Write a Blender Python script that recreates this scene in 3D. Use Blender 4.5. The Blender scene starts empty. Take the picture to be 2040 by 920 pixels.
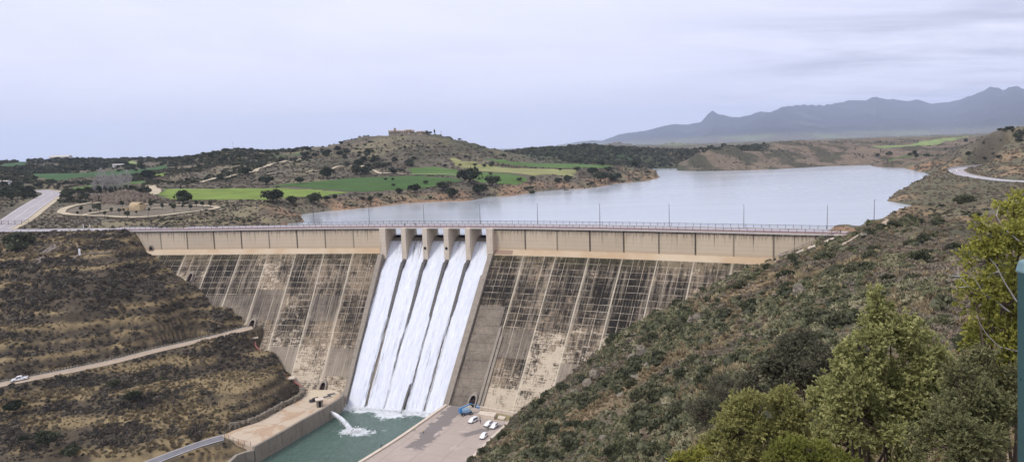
import bpy, bmesh, math, random
import numpy as np
from mathutils import Vector, Matrix
random.seed(7)
RS = np.random.RandomState(11)
UNIT = 1.6                      # the survey below is in units of 1.6 m; the finished scene is brought to metres at the end
SC = bpy.context.scene
COL = SC.collection
# ------------------------------------------------------------------ camera
F_PX, PITCH, ROLL = 1450.0, math.radians(6.43), math.radians(1.76)
_F = np.array([0, math.cos(PITCH), -math.sin(PITCH)]); _U0 = np.array([0, math.sin(PITCH), math.cos(PITCH)]); _R0 = np.array([1.0, 0, 0])
_R = math.cos(ROLL)*_R0 - math.sin(ROLL)*_U0
_U = math.sin(ROLL)*_R0 + math.cos(ROLL)*_U0
def ray(px, py):
    return (px-1020)/F_PX*_R + _F - (py-460)/F_PX*_U
def Wz(px, py, z):            # survey point: sight line meets the level z
    d = ray(px, py); return d*(z/d[2])
def Wy(px, py, Y):            # survey point: sight line at distance Y
    d = ray(px, py); return d*(Y/d[1])
cam = bpy.data.cameras.new('camera'); camo = bpy.data.objects.new('camera', cam); COL.objects.link(camo)
cam.sensor_width = 36; cam.lens = 36*F_PX/2040; cam.clip_end = 90000; cam.clip_start = 0.3
camo.matrix_world = Matrix(((_R[0], _U[0], -_F[0], 0), (_R[1], _U[1], -_F[1], 0), (_R[2], _U[2], -_F[2], 0), (0, 0, 0, 1)))
SC.camera = camo
# ------------------------------------------------------------------ object helpers
def tag(o, label=None, cat=None, group=None, kind=None):
    if label: o['label'] = label
    if cat: o['category'] = cat
    if group: o['group'] = group
    if kind: o['kind'] = kind
    return o
def link(o, parent=None):
    COL.objects.link(o)
    if parent is not None: o.parent = parent
    return o
def empty(name, loc=(0, 0, 0), rz=0.0, **k):
    o = bpy.data.objects.new(name, None); o.empty_display_size = .5
    o.location = loc; o.rotation_euler = (0, 0, rz); link(o); return tag(o, **k)
def mesh_obj(name, verts, faces, mat=None, parent=None, uv=None, smooth=False, col=None, mats=None, fm=None):
    me = bpy.data.meshes.new(name)
    verts = np.asarray(verts, dtype=np.float32)
    if isinstance(faces, np.ndarray) and faces.ndim == 2:
        n, k = faces.shape
        me.vertices.add(len(verts)); me.vertices.foreach_set('co', verts.ravel())
        me.loops.add(n*k); me.loops.foreach_set('vertex_index', faces.astype(np.int32).ravel())
        me.polygons.add(n); me.polygons.foreach_set('loop_start', np.arange(0, n*k, k, dtype=np.int32))
        me.update(calc_edges=True)
    else:
        me.from_pydata([tuple(map(float, v)) for v in verts], [], [tuple(int(i) for i in f) for f in faces]); me.update()
    if uv is not None:
        l = me.uv_layers.new(name='UVMap'); vi = np.empty(len(me.loops), dtype=np.int32); me.loops.foreach_get('vertex_index', vi)
        l.data.foreach_set('uv', np.asarray(uv, dtype=np.float32)[vi].ravel())
    if col is not None:
        a = me.color_attributes.new('cover', 'FLOAT_COLOR', 'POINT')
        c = np.ones((len(verts), 4), dtype=np.float32); c[:, :col.shape[1]] = col; a.data.foreach_set('color', c.ravel())
    if mats:
        for m in mats: me.materials.append(m)
        me.polygons.foreach_set('material_index', np.asarray(fm, dtype=np.int32))
    elif mat: me.materials.append(mat)
    if smooth: me.polygons.foreach_set('use_smooth', np.ones(len(me.polygons), dtype=bool))
    o = bpy.data.objects.new(name, me); link(o, parent); return o
class MB:                      # collects boxes, tubes and prisms into ONE mesh
    def __init__(s): s.v = []; s.f = []; s.m = []
    def add(s, vs, fs, m=0):
        b = len(s.v); s.v += [tuple(v) for v in vs]; s.f += [tuple(i+b for i in f) for f in fs]; s.m += [m]*len(fs); return s
    def box(s, c, d, rz=0.0, m=0, taper=1.0):
        cs, sn = math.cos(rz), math.sin(rz); vs = []
        for z in (-1, 1):
            t = taper if z > 0 else 1
            for x, y in ((-1, -1), (1, -1), (1, 1), (-1, 1)):
                X, Y = x*d[0]/2*t, y*d[1]/2*t
                vs.append((c[0]+cs*X-sn*Y, c[1]+sn*X+cs*Y, c[2]+z*d[2]/2))
        return s.add(vs, [(3, 2, 1, 0), (4, 5, 6, 7), (0, 1, 5, 4), (1, 2, 6, 5), (2, 3, 7, 6), (3, 0, 4, 7)], m)
    def tube(s, pts, r, n=6, m=0, caps=True):
        pts = [Vector(p) for p in pts]; rs = r if isinstance(r, (list, tuple)) else [r]*len(pts); vs = []; fs = []
        for i, p in enumerate(pts):
            d = (pts[min(i+1, len(pts)-1)]-pts[max(i-1, 0)])
            if d.length < 1e-9: d = Vector((0, 0, 1))
            d.normalize(); a = d.cross(Vector((0, 0, 1)))
            if a.length < .05: a = d.cross(Vector((1, 0, 0)))
            a.normalize(); b = d.cross(a)
            for k in range(n):
                t = 2*math.pi*k/n; vs.append(tuple(p+rs[i]*(math.cos(t)*a+math.sin(t)*b)))
        for i in range(len(pts)-1):
            for k in range(n):
                fs.append((i*n+k, i*n+(k+1) % n, (i+1)*n+(k+1) % n, (i+1)*n+k))
        if caps: fs += [tuple(range(n-1, -1, -1)), tuple((len(pts)-1)*n+k for k in range(n))]
        return s.add(vs, fs, m)
    def prism(s, poly, z0, z1, m=0):       # poly: xy list, ccw
        n = len(poly); vs = [(p[0], p[1], z0) for p in poly]+[(p[0], p[1], z1) for p in poly]
        fs = [tuple(range(n-1, -1, -1)), tuple(range(n, 2*n))]+[(i, (i+1) % n, n+(i+1) % n, n+i) for i in range(n)]
        return s.add(vs, fs, m)
    def build(s, name, mat, parent=None, smooth=False, mats=None):
        return mesh_obj(name, s.v, s.f, mat, parent, smooth=smooth, mats=mats, fm=s.m if mats else None)
def copy_tree(o, parent=None):
    c = o.copy(); COL.objects.link(c); c.parent = parent
    for ch in list(o.children): copy_tree(ch, c)
    return c
# ------------------------------------------------------------------ node mini-language
class S:
    def __init__(s, nt, sock): s.nt = nt; s.k = sock
    def _m(s, op, *o, cl=False):
        n = s.nt.nodes.new('ShaderNodeMath'); n.operation = op; n.use_clamp = cl
        for i, x in enumerate((s,)+o):
            if isinstance(x, S): s.nt.links.new(x.k, n.inputs[i])
            else: n.inputs[i].default_value = float(x)
        return S(s.nt, n.outputs[0])
    def __add__(s, o): return s._m('ADD', o)
    def __sub__(s, o): return s._m('SUBTRACT', o)
    def __mul__(s, o): return s._m('MULTIPLY', o)
    def __truediv__(s, o): return s._m('DIVIDE', o)
    def __radd__(s, o): return s+o
    def __rmul__(s, o): return s*o
    def __rsub__(s, o): return (s*-1.0)+o
    def floor(s): return s._m('FLOOR')
    def frac(s): return s._m('FRACT')
    def abs(s): return s._m('ABSOLUTE')
    def lt(s, o): return s._m('LESS_THAN', o)
    def gt(s, o): return s._m('GREATER_THAN', o)
    def max(s, o): return s._m('MAXIMUM', o)
    def min(s, o): return s._m('MINIMUM', o)
    def pow(s, o): return s._m('POWER', o)
    def clamp(s): return s._m('ADD', 0.0, cl=True)
    def ramp(s, a, b):         # smooth 0..1 between a and b (a may exceed b)
        n = s.nt.nodes.new('ShaderNodeMapRange'); n.interpolation_type = 'SMOOTHSTEP'
        s.nt.links.new(s.k, n.inputs[0]); 
        if a < b: n.inputs[1].default_value = a; n.inputs[2].default_value = b
        else: n.inputs[1].default_value = b; n.inputs[2].default_value = a; n.inputs[3].default_value = 1; n.inputs[4].default_value = 0
        return S(s.nt, n.outputs[0])
class NT:
    def __init__(s, nt): s.nt = nt
    def coord(s, kind='Object'):
        n = s.nt.nodes.new('ShaderNodeTexCoord'); return s.sep(n.outputs[kind])
    def sep(s, sock):
        n = s.nt.nodes.new('ShaderNodeSeparateXYZ'); s.nt.links.new(sock, n.inputs[0]); return [S(s.nt, n.outputs[i]) for i in range(3)]
    def comb(s, x, y, z=0.0):
        n = s.nt.nodes.new('ShaderNodeCombineXYZ')
        for i, v in enumerate((x, y, z)):
            if isinstance(v, S): s.nt.links.new(v.k, n.inputs[i])
            else: n.inputs[i].default_value = v
        return n.outputs[0]
    def noise(s, vec, scale=1.0, detail=4, rough=.55, dist=0.0):
        n = s.nt.nodes.new('ShaderNodeTexNoise'); s.nt.links.new(vec, n.inputs['Vector'])
        n.inputs['Scale'].default_value = scale; n.inputs['Detail'].default_value = detail; n.inputs['Roughness'].default_value = rough; n.inputs['Distortion'].default_value = dist
        return S(s.nt, n.outputs['Fac'])
    def voro(s, vec, scale=1.0, out='Distance'):
        n = s.nt.nodes.new('ShaderNodeTexVoronoi'); s.nt.links.new(vec, n.inputs['Vector']); n.inputs['Scale'].default_value = scale
        return S(s.nt, n.outputs[out])
    def white(s, x, y=0.0, z=0.0):
        n = s.nt.nodes.new('ShaderNodeTexWhiteNoise'); s.nt.links.new(s.comb(x, y, z), n.inputs['Vector']); return S(s.nt, n.outputs['Value'])
    def mix(s, a, b, f):
        n = s.nt.nodes.new('ShaderNodeMix'); n.data_type = 'RGBA'
        if isinstance(f, S): s.nt.links.new(f.k, n.inputs[0])
        else: n.inputs[0].default_value = f
        for i, v in ((6, a), (7, b)):
            if isinstance(v, (tuple, list)): n.inputs[i].default_value = (*v[:3], 1)
            else: s.nt.links.new(v, n.inputs[i])
        return n.outputs[2]
    def mul(s, a, f):          # colour times scalar
        n = s.nt.nodes.new('ShaderNodeVectorMath'); n.operation = 'SCALE'
        if isinstance(a, (tuple, list)): n.inputs[0].default_value = a[:3]
        else: s.nt.links.new(a, n.inputs[0])
        s.nt.links.new(f.k, n.inputs['Scale']); return n.outputs[0]
    def attr(s, name):
        n = s.nt.nodes.new('ShaderNodeAttribute'); n.attribute_name = name; return n
def material(name, build=None, color=(.5, .5, .5), rough=.85, spec=.3, metal=0.0):
    m = bpy.data.materials.new(name); m.use_nodes = True; nt = m.node_tree; b = nt.nodes['Principled BSDF']
    b.inputs['Roughness'].default_value = rough; b.inputs['Metallic'].default_value = metal
    b.inputs['Specular IOR Level'].default_value = spec; b.inputs['Base Color'].default_value = (*color, 1)
    if build: build(NT(nt), b)
    else:                      # plain colours still get a little procedural wear
        N = NT(nt); x, y, z = N.coord(); f = N.noise(N.comb(x, y, z), 1.7, 5, .6)
        nt.links.new(N.mul(color, f*0.5+0.75), b.inputs['Base Color'])
    return m
def setc(N, b, c): N.nt.links.new(c, b.inputs['Base Color'])
def bump(N, b, h, strength=.3, dist=.1):
    n = N.nt.nodes.new('ShaderNodeBump'); n.inputs['Strength'].default_value = strength; n.inputs['Distance'].default_value = dist
    N.nt.links.new(h.k, n.inputs['Height']); N.nt.links.new(n.outputs[0], b.inputs['Normal'])
# ------------------------------------------------------------------ numpy noise
def _h(ix, iy, seed):
    h = (ix.astype(np.int64)*374761393+iy.astype(np.int64)*668265263+seed*1442695041) & 0x7fffffff
    h = ((h ^ (h >> 13))*1274126177) & 0x7fffffff
    return ((h ^ (h >> 16)) & 0xffff)/65535.0
def vnoise(x, y, seed=0):
    ix, iy = np.floor(x), np.floor(y); fx, fy = x-ix, y-iy; fx = fx*fx*(3-2*fx); fy = fy*fy*(3-2*fy)
    a = _h(ix, iy, seed); b = _h(ix+1, iy, seed); c = _h(ix, iy+1, seed); d = _h(ix+1, iy+1, seed)
    return (a*(1-fx)+b*fx)*(1-fy)+(c*(1-fx)+d*fx)*fy
def fbm(x, y, seed=0, oc=4):
    s = 0; a = 1; t = 0
    for i in range(oc):
        s = s+a*vnoise(x, y, seed+i*17); t += a; a *= .5; x = x*2.03+13.1; y = y*2.03+7.7
    return s/t*2-1             # -1..1
def sstep(x, a, b):
    t = np.clip((x-a)/(b-a), 0, 1); return t*t*(3-2*t)
def poly_dist(x, y, P):        # signed distance, negative inside
    P = np.asarray(P)[:, :2]; d = np.full(x.shape, 1e18); ins = np.zeros(x.shape, bool)
    for i in range(len(P)):
        a, b = P[i], P[(i+1) % len(P)]; e = b-a; L = max(e@e, 1e-12)
        t = np.clip(((x-a[0])*e[0]+(y-a[1])*e[1])/L, 0, 1); d = np.minimum(d, (x-a[0]-t*e[0])**2+(y-a[1]-t*e[1])**2)
        if a[1] != b[1]:
            c = ((a[1] > y) != (b[1] > y)) & (x < (b[0]-a[0])*(y-a[1])/(b[1]-a[1])+a[0]); ins ^= c
    d = np.sqrt(d); return np.where(ins, -d, d)
def line_dist(x, y, P):        # distance to a polyline and its interpolated height
    P = np.asarray(P, float); d = np.full(x.shape, 1e18); z = np.zeros(x.shape)
    for a, b in zip(P[:-1], P[1:]):
        e = b[:2]-a[:2]; L = max(e@e, 1e-12); t = np.clip(((x-a[0])*e[0]+(y-a[1])*e[1])/L, 0, 1)
        q = (x-a[0]-t*e[0])**2+(y-a[1]-t*e[1])**2; m = q < d; d = np.where(m, q, d); z = np.where(m, a[2]+t*(b[2]-a[2]), z)
    return np.sqrt(d), z
def smooth_line(P, step):      # Catmull-Rom resample of a polyline
    P = [np.asarray(p, float) for p in P]; P = [2*P[0]-P[1]]+P+[2*P[-1]-P[-2]]; out = []
    for i in range(1, len(P)-2):
        n = max(2, int(np.linalg.norm(P[i+1]-P[i])/step))
        for k in range(n):
            t = k/n; out.append(.5*((2*P[i])+(-P[i-1]+P[i+1])*t+(2*P[i-1]-5*P[i]+4*P[i+1]-P[i+2])*t*t+(-P[i-1]+3*P[i]-3*P[i+1]+P[i+2])*t**3))
    out.append(P[-2]); return np.array(out)
# ------------------------------------------------------------------ dam reference curve (surveyed crest)
H = 24.2                       # the wall top lies this far below the viewpoint
WATER_UP, WATER_DN, KINK, TOE = -27.0, -70.0, -30.5, -76.0
SLOPE = 0.93
_cf = np.array([5.0243269690588045e-08, 3.038176756150123e-06, -0.001683503523152132, -0.37918891199123456, 219.98805945851282])
_xs = np.linspace(-136, 84.1, 4000); _ys = np.polyval(_cf, _xs); _as = np.r_[0, np.cumsum(np.hypot(np.diff(_xs), np.diff(_ys)))]
A_END = float(_as[-1])
_s0 = float(np.polyval(np.polyder(_cf), -136)); _s0 = -.19; _s1 = float(np.polyval(np.polyder(_cf), 84.1))
def crest(a):
    a = np.asarray(a, float); x = np.interp(a, _as, _xs); y = np.interp(a, _as, _ys); s = np.polyval(np.polyder(_cf), x); s = np.where(a < 6, _s0, s)
    L0 = np.minimum(a, 0); L1 = np.maximum(a-A_END, 0)
    x = x+L0/math.hypot(1, _s0)+L1/math.hypot(1, _s1); y = y+L0*_s0/math.hypot(1, _s0)+L1*_s1/math.hypot(1, _s1)
    k = 1/np.sqrt(1+s*s); return x, y, k, s*k
def damp(a, d, z):             # along the crest, downstream distance, height -> world
    x, y, tx, ty = crest(a); sk = np.interp(a, [40, 67, 86, 96, 133, 215], [0, .03, .06, .05, -.03, -.05])
    return np.stack(np.broadcast_arrays(x+ty*d+tx*sk*d, y-tx*d+ty*sk*d, z+0*x), -1)
def dface(z): return SLOPE*np.maximum(KINK-np.asarray(z, float), 0)
def dam_sd(x, y):              # signed distance upstream of the crest line (approx.), and a
    yc = np.where(x < -136, _ys[0]+(x+136)*_s0, np.where(x > 84.1, _ys[-1]+(x-84.1)*_s1, np.polyval(_cf, np.clip(x, -136, 84.1))))
    sl = np.where(x < -136, _s0, np.where(x > 84.1, _s1, np.polyval(np.polyder(_cf), np.clip(x, -136, 84.1))))
    return (y-yc)/np.sqrt(1+sl*sl)
# ------------------------------------------------------------------ terrain
def rbf(pts, c):
    P = np.asarray(pts, float); X = P[:, :2]/100.0; n = len(P)
    D = np.sqrt(((X[:, None]-X[None])**2).sum(-1)+c*c)
    A = np.zeros((n+3, n+3)); A[:n, :n] = D-np.eye(n)*0.0015; A[:n, n] = 1; A[:n, n+1:] = X; A[n, :n] = 1; A[n+1:, :n] = X.T
    w = np.linalg.solve(A, np.r_[P[:, 2], 0, 0, 0])
    def f(x, y):
        s = w[n]+w[n+1]*x/100+w[n+2]*y/100
        for i in range(n): s = s+w[i]*np.sqrt((x/100-X[i, 0])**2+(y/100-X[i, 1])**2+c*c)
        return s
    return f
def face_z(px, py):            # where a sight line meets the dam's downstream face
    zs = np.linspace(KINK, TOE, 300); d = ray(px, py); best = None
    for z in zs:
        p = d*(z/d[2]); s = -dam_sd(np.array(p[0]), np.array(p[1])); e = abs(float(s)-float(dface(z)))
        if best is None or e < best[0]: best = (e, p)
    return best[1]
contactL = [(318, 520), (345, 540), (372, 560), (400, 580), (450, 612), (497, 657), (540, 703), (575, 748), (600, 778)]
contactR = [(1030, 827), (1075, 797), (1110, 770), (1150, 735), (1190, 702), (1235, 668), (1280, 642), (1350, 611), (1400, 583), (1450, 558), (1510, 530)]
CL = [face_z(*p) for p in contactL]; CR = [face_z(*p) for p in contactR]
def wallz(px, py):             # sight line meets the vertical wall
    d = ray(px, py); ts = np.linspace(120, 300, 3000); s = dam_sd(d[0]*ts, d[1]*ts); i = int(np.argmin(np.abs(s))); return d*ts[i]
WL = [wallz(235, 462), wallz(262, 480), wallz(298, 503)]; WR = [wallz(1560, 520), wallz(1610, 500), wallz(1660, 478)]
# level places
Z_PLAT, Z_APR = -66.3, -67.0
platform_px = [(505, 891), (442, 868), (466, 856), (515, 840), (560, 815), (597, 796), (603, 787), (606, 776), (664, 776), (679, 782), (678, 790), (644, 813), (560, 861)]
platform = [Wz(x, y, Z_PLAT)[:2] for x, y in platform_px]
apron_px = [(889, 806), (952, 812), (1031, 826), (980, 872), (930, 922), (860, 990), (640, 990), (716, 921), (800, 868)]
apron = [Wz(x, y, Z_APR)[:2] for x, y in apron_px]
channel_px = [(700, 770), (880, 770), (893, 810), (800, 871), (716, 924), (640, 975), (420, 975), (512, 917), (600, 861), (680, 806)]
channel = [Wz(x, y, WATER_DN)[:2] for x, y in channel_px]
road1 = smooth_line([Wz(x, y, z) for x, y, z in ((-160, 800, -61), (-60, 782, -59.8), (0, 767, -59), (110, 745, -58), (220, 722, -57), (310, 699, -55.6), (390, 681, -54.2), (450, 666, -52.9), (503, 652, -51.8))], 2.0)
road2 = smooth_line([Wz(x, y, z) for x, y, z in ((150, 985, -72.5), (240, 946, -71), (310, 917, -69.5), (360, 898, -68.3), (405, 882, -67.2), (448, 870, -66.35))], 2.0)
crest_road = [np.array([*damp(a, -4, -23.8)]) for a in (-170, -120, -60, -30, -10, 3)]
uproad = smooth_line([Wy(x, y, Y) for x, y, Y in ((-30, 468, 262), (20, 442, 285), (60, 414, 325), (88, 396, 370), (104, 386, 410), (95, 382, 440), (75, 379, 480))], 3.0)
rroad = smooth_line([Wy(x, y, Y) for x, y, Y in ((2110, 364, 290), (2030, 362, 312), (1975, 357, 335), (1935, 351, 362), (1912, 345, 392), (1905, 339, 425), (1918, 335, 460), (1945, 332, 500), (1985, 329, 540))], 3.0)
loop_path = smooth_line([Wy(x, y, Y) for x, y, Y in ((122, 428, 308), (150, 436, 300), (200, 439, 296), (262, 438, 293), (330, 433, 298), (395, 425, 308), (430, 419, 318), (425, 415, 328), (380, 412, 336), (310, 408, 345), (250, 406, 350), (190, 407, 347), (150, 412, 335), (128, 420, 320), (122, 428, 308))], 1.5)
spur_path = smooth_line([Wy(x, y, Y) for x, y, Y in ((165, 436, 300), (195, 430, 309), (225, 424, 318), (255, 421, 322), (290, 420, 322), (322, 417, 326))], 1.5)
field_path = smooth_line([Wy(x, y, Y) for x, y, Y in ((296, 392, 385), (308, 386, 400), (312, 379, 425), (302, 375, 445), (298, 372, 455))], 2)
hill_path = smooth_line([Wy(x, y, Y) for x, y, Y in ((400, 364, 480), (440, 357, 505), (500, 342, 540), (540, 327, 585), (575, 320, 610), (620, 318, 625))], 3)
tan_path = smooth_line([Wy(x, y, Y) for x, y, Y in ((510, 352, 510), (600, 345, 530), (680, 336, 555), (730, 337, 560), (755, 350, 520), (780, 351, 515), (880, 350, 500), (950, 354, 470))], 3)
walk = smooth_line([Wz(x, y, z) for x, y, z in ((1548, 519, -30.3), (1600, 498, -27.2), (1650, 482, -25.2), (1685, 470, -24.5))], 1.5)
foot = smooth_line([Wy(x, y, Y) for x, y, Y in ((1672, 480, 165), (1715, 462, 172), (1742, 452, 176), (1768, 446, 180))], 1.5)
PL = lambda x, Y: -67+.58*(.93*(x-1.3)-.366*(Y-184))
dn = [tuple(p) for p in CL+CR+WL+WR]
for x, Y, z in ((-100, 215, -66), (-75, 218, -70), (-40, 210, -74), (-20, 205, -74), (0, 195, -70), (-30, 225, -72), (-60, 232, -70), (10, 208, -70), (-90, 238, -56), (30, 200, -58)): dn.append((x, Y, z))
dn += [tuple(p) for p in road1[::6]]+[tuple(p) for p in road2[::6]]
for px, py, z in ((640, 1000, -74), (560, 960, -74), (560, 870, -74), (600, 840, -74), (700, 860, -74), (800, 830, -74), (470, 900, -69), (440, 930, -71), (380, 960, -74)): dn.append(tuple(Wz(px, py, z)))
for px, py in ((930, 925), (980, 874), (1031, 828), (870, 985)): dn.append(tuple(Wz(px, py, Z_APR+.1)))
for px, py, z in ((0, 462, -24.6), (60, 470, -25), (130, 470, -25.5), (175, 463, -24.4), (215, 462, -24.4), (90, 510, -30), (190, 508, -30), (0, 520, -31), (0, 560, -36), (100, 560, -36), (200, 560, -36.5), (290, 560, -38.5),
                  (0, 620, -43.5), (130, 620, -43.5), (260, 620, -45), (330, 620, -46), (0, 690, -51), (120, 680, -51), (240, 668, -51.5),
                  (0, 830, -63), (120, 820, -63), (240, 790, -61.5), (360, 760, -61), (470, 730, -60), (520, 720, -59), (0, 920, -69), (150, 890, -68), (300, 850, -66), (420, 830, -65.4), (520, 800, -64.5), (560, 770, -63.5), (-150, 470, -25), (-200, 640, -46), (-200, 860, -66)): dn.append(tuple(Wz(px, py, z)))
for x, Y in ((-5, 130), (20, 130), (50, 130), (-10, 100), (15, 100), (45, 100), (10, 160), (30, 160), (60, 165), (-15, 75), (15, 75), (45, 75)): dn.append((x, Y, PL(x, Y)))
for p in ((0, 0, -1.7), (14, 4, -1.2), (30, 0, 2), (-12, 0, -9), (8, 12, -7), (14, 20, -10.5), (0, 20, -15), (22, 30, -14.5), (0, 40, -25), (34, 20, -5.5), (48, 40, -10), (70, 20, 3), (20, 55, -27.5), (60, 60, -12), (-30, 20, -25), (-60, 40, -45), (-60, 80, -62), (-80, 0, -50), (0, -30, 8), (60, -30, 14), (90, 60, -4)): dn.append(p)
for px, py, Y in ((1912, 530, 125), (1811, 447, 168), (2040, 455, 150), (2040, 525, 112), (1900, 470, 160), (2040, 610, 78), (2200, 470, 130), (2300, 560, 80), (2100, 425, 180), (1760, 520, 140), (1960, 640, 74), (2200, 400, 210), (1850, 600, 95)): dn.append(tuple(Wy(px, py, Y)))
F_DN = rbf(dn, .04)
up = [(px, py, Y) for px, py, Y in (
 (0, 440, 286), (-100, 440, 286), (0, 410, 330), (0, 385, 390), (0, 350, 520), (0, 340, 620), (0, 333, 800), (0, 326, 1000), (-200, 400, 350), (-200, 340, 620), (-200, 328, 1000),
 (100, 436, 290), (60, 414, 325), (95, 390, 395), (100, 365, 500), (100, 345, 620), (100, 334, 780), (100, 321, 980),
 (200, 448, 262), (200, 436, 288), (200, 405, 348), (200, 390, 390), (200, 370, 460), (200, 350, 560), (200, 338, 700), (200, 320, 950),
 (300, 448, 262), (300, 440, 285), (300, 408, 347), (300, 398, 370), (300, 372, 460), (300, 350, 560), (300, 335, 660), (300, 317, 850),
 (400, 446, 256), (400, 428, 296), (400, 414, 325), (400, 400, 360), (400, 372, 440), (400, 357, 500), (400, 338, 570), (400, 318, 660), (400, 311, 740),
 (465, 299, 690), (465, 312, 655), (465, 330, 590), (465, 350, 520), (465, 372, 445), (465, 398, 365), (465, 420, 310), (480, 442, 270),
 (560, 441, 272), (590, 441, 278), (540, 418, 318), (530, 403, 350), (600, 398, 358), (690, 387, 385), (800, 381, 405), (850, 372, 425), (900, 368, 430), (1000, 352, 480), (1100, 349, 500), (1200, 338, 575), (1280, 335, 625),
 (500, 395, 372), (600, 385, 395), (600, 372, 430), (700, 355, 495), (760, 350, 515), (870, 335, 560), (900, 350, 490), (1000, 335, 590), (1030, 324, 690), (1150, 327, 680), (1240, 332, 670), (1100, 338, 570),
 (790, 267, 720), (830, 264, 725), (870, 268, 725), (900, 277, 715), (650, 293, 700), (720, 273, 712), (560, 309, 690), (940, 291, 705), (990, 299, 720), (1050, 300, 900),
 (780, 300, 640), (780, 325, 570), (700, 330, 560), (690, 310, 630), (600, 332, 560), (600, 350, 515), (900, 318, 600), (930, 305, 650), (860, 300, 630), (500, 330, 570), (500, 355, 500), (560, 318, 630), (820, 280, 690), (700, 288, 680),
 (1080, 297, 950), (1180, 290, 1000), (1260, 297, 1000), (1330, 300, 1000), (1400, 310, 1000), (1150, 312, 860), (1150, 328, 780), (1270, 320, 840), (1270, 329, 790), (1330, 320, 860),
 (1355, 334, 745), (1378, 314, 770), (1400, 294, 795), (1440, 293, 805), (1470, 310, 770), (1530, 285, 950), (1600, 281, 1000), (1700, 276, 1100), (1800, 273, 1200), (1940, 268, 1300), (1600, 305, 820), (1700, 300, 850), (1830, 290, 950), (1730, 313, 780), (1560, 322, 740),
 (1760, 322, 660), (1800, 311, 700), (1850, 312, 690), (1840, 325, 630), (1900, 300, 800),
 (1860, 374, 350), (1830, 392, 325), (1850, 400, 290), (1870, 360, 400), (1890, 347, 440), (1870, 341, 500), (1930, 332, 480), (1930, 300, 520), (1975, 267, 560), (2040, 254, 560), (2140, 240, 560), (1890, 322, 560), (2040, 300, 450), (2040, 345, 350), (2040, 385, 260), (1960, 390, 260), (1930, 305, 500), (2140, 330, 380), (2140, 400, 200),
 (1900, 425, 215), (1835, 437, 210), (1760, 452, 190), (1960, 440, 180), (2100, 440, 160), (1800, 420, 236))]
up = [tuple(Wy(*p)) for p in up]
shore_px = [(560, 446), (590, 444), (606, 442), (600, 433), (602, 427), (650, 421), (700, 417), (750, 412), (810, 405), (872, 402), (935, 400), (977, 392), (1020, 390), (1070, 382), (1132, 377), (1180, 375), (1227, 366), (1285, 361), (1314, 354), (1296, 344), (1285, 339.5),
            (1300, 336.5), (1352, 335.5), (1350, 340), (1395, 341), (1460, 340), (1530, 338), (1650, 331), (1734, 328.5), (1742, 332), (1800, 334.5), (1842, 344), (1853, 348), (1830, 360), (1781, 387), (1767, 400), (1817, 409), (1806, 427), (1742, 446), (1700, 455)]
shore = [Wz(x, y, WATER_UP) for x, y in shore_px]
up += [(p[0], p[1], WATER_UP+.1) for p in shore]
lake = [p[:2] for p in shore]+[damp(a, -3.0, 0)[:2] for a in (226, 218, 205, 190, 170, 150, 130, 110, 90, 75, 66)]
for p in ((-130, 244, -24), (-150, 258, -24), (-200, 262, -24), (100, 180, -20.5), (120, 170, -19), (90, 200, -23.5), (150, 160, -17)): up.append(p)
for px in (-300, -100, 50, 200, 350): up += [tuple(Wy(px, 326, 1500)*[1, 1, 0]+[0, 0, -14])]
for px, Y, z in ((465, 850, -10), (650, 900, -12), (800, 900, -15), (900, 900, -15), (1000, 1000, -14), (1975, 800, -12), (2080, 800, -10), (1180, 1300, -22), (1330, 1400, -20), (1440, 1000, -12)):
    q = Wy(px, 300, Y); up.append((q[0], q[1], z))
# underwater
for px, py in ((700, 435), (900, 430), (1100, 420), (1300, 400), (1500, 380), (1650, 360), (1500, 430), (1650, 420), (1400, 350)):
    q = Wz(px, py, WATER_UP); up.append((q[0], q[1], -36))
for x in (-60, -20, 20, 60): up.append((x, 262-.3*x, -40))
F_UP = rbf(up, .03)
NOTCH = []
def terr_raw(x, y):
    sd = dam_sd(x, y); r = np.hypot(x, y)
    zu = np.zeros(x.shape); zd = np.zeros(x.shape)
    m = sd > -40; zu[m] = F_UP(x[m], np.minimum(y[m], 1500)) if m.any() else 0
    m2 = sd < 40; zd[m2] = F_DN(x[m2], y[m2]) if m2.any() else 0
    ina = (x > -139) & (x < 86)
    out = np.maximum(np.maximum(-139-x, x-86), 0)
    lo = np.where(ina, 0.5, 0.5-np.minimum(out, 12)); hi = np.where(ina, 6.0, 6+np.minimum(out, 12)*.6)
    t = np.clip((sd-lo)/(hi-lo), 0, 1); t = t*t*(3-2*t)
    z = zd*(1-t)+zu*t
    # far plain and mountains
    far = sstep(r, 1100, 1700)
    ang = np.arctan2(x, y)
    plain = -9+5*fbm(x/700, y/700, 5, 4)+6*sstep(x, 200, 1500)+(-6)*sstep(-x, 0, 600)
    z = z*(1-far)+plain*far
    # lake bed and banks
    dl = poly_dist(x, y, lake); sel = (sd > 3) & (r < 1300)
    z = np.where(sel & (dl < 0), np.minimum(z, WATER_UP-.25-np.minimum(-dl*.25, 9)), z)
    bank = WATER_UP+.25+np.clip(dl, 0, 30)*.28
    z = np.where(sel & (dl >= 0), np.maximum(z, np.minimum(bank, WATER_UP+1.2)), z)
    # water plane reaches everywhere behind the wall, keep the rest of the land above it
    z = np.where((sd > 14) & (r < 2200) & (dl > 3), np.maximum(z, WATER_UP+.8), z)
    return z, sd, dl, r
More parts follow.
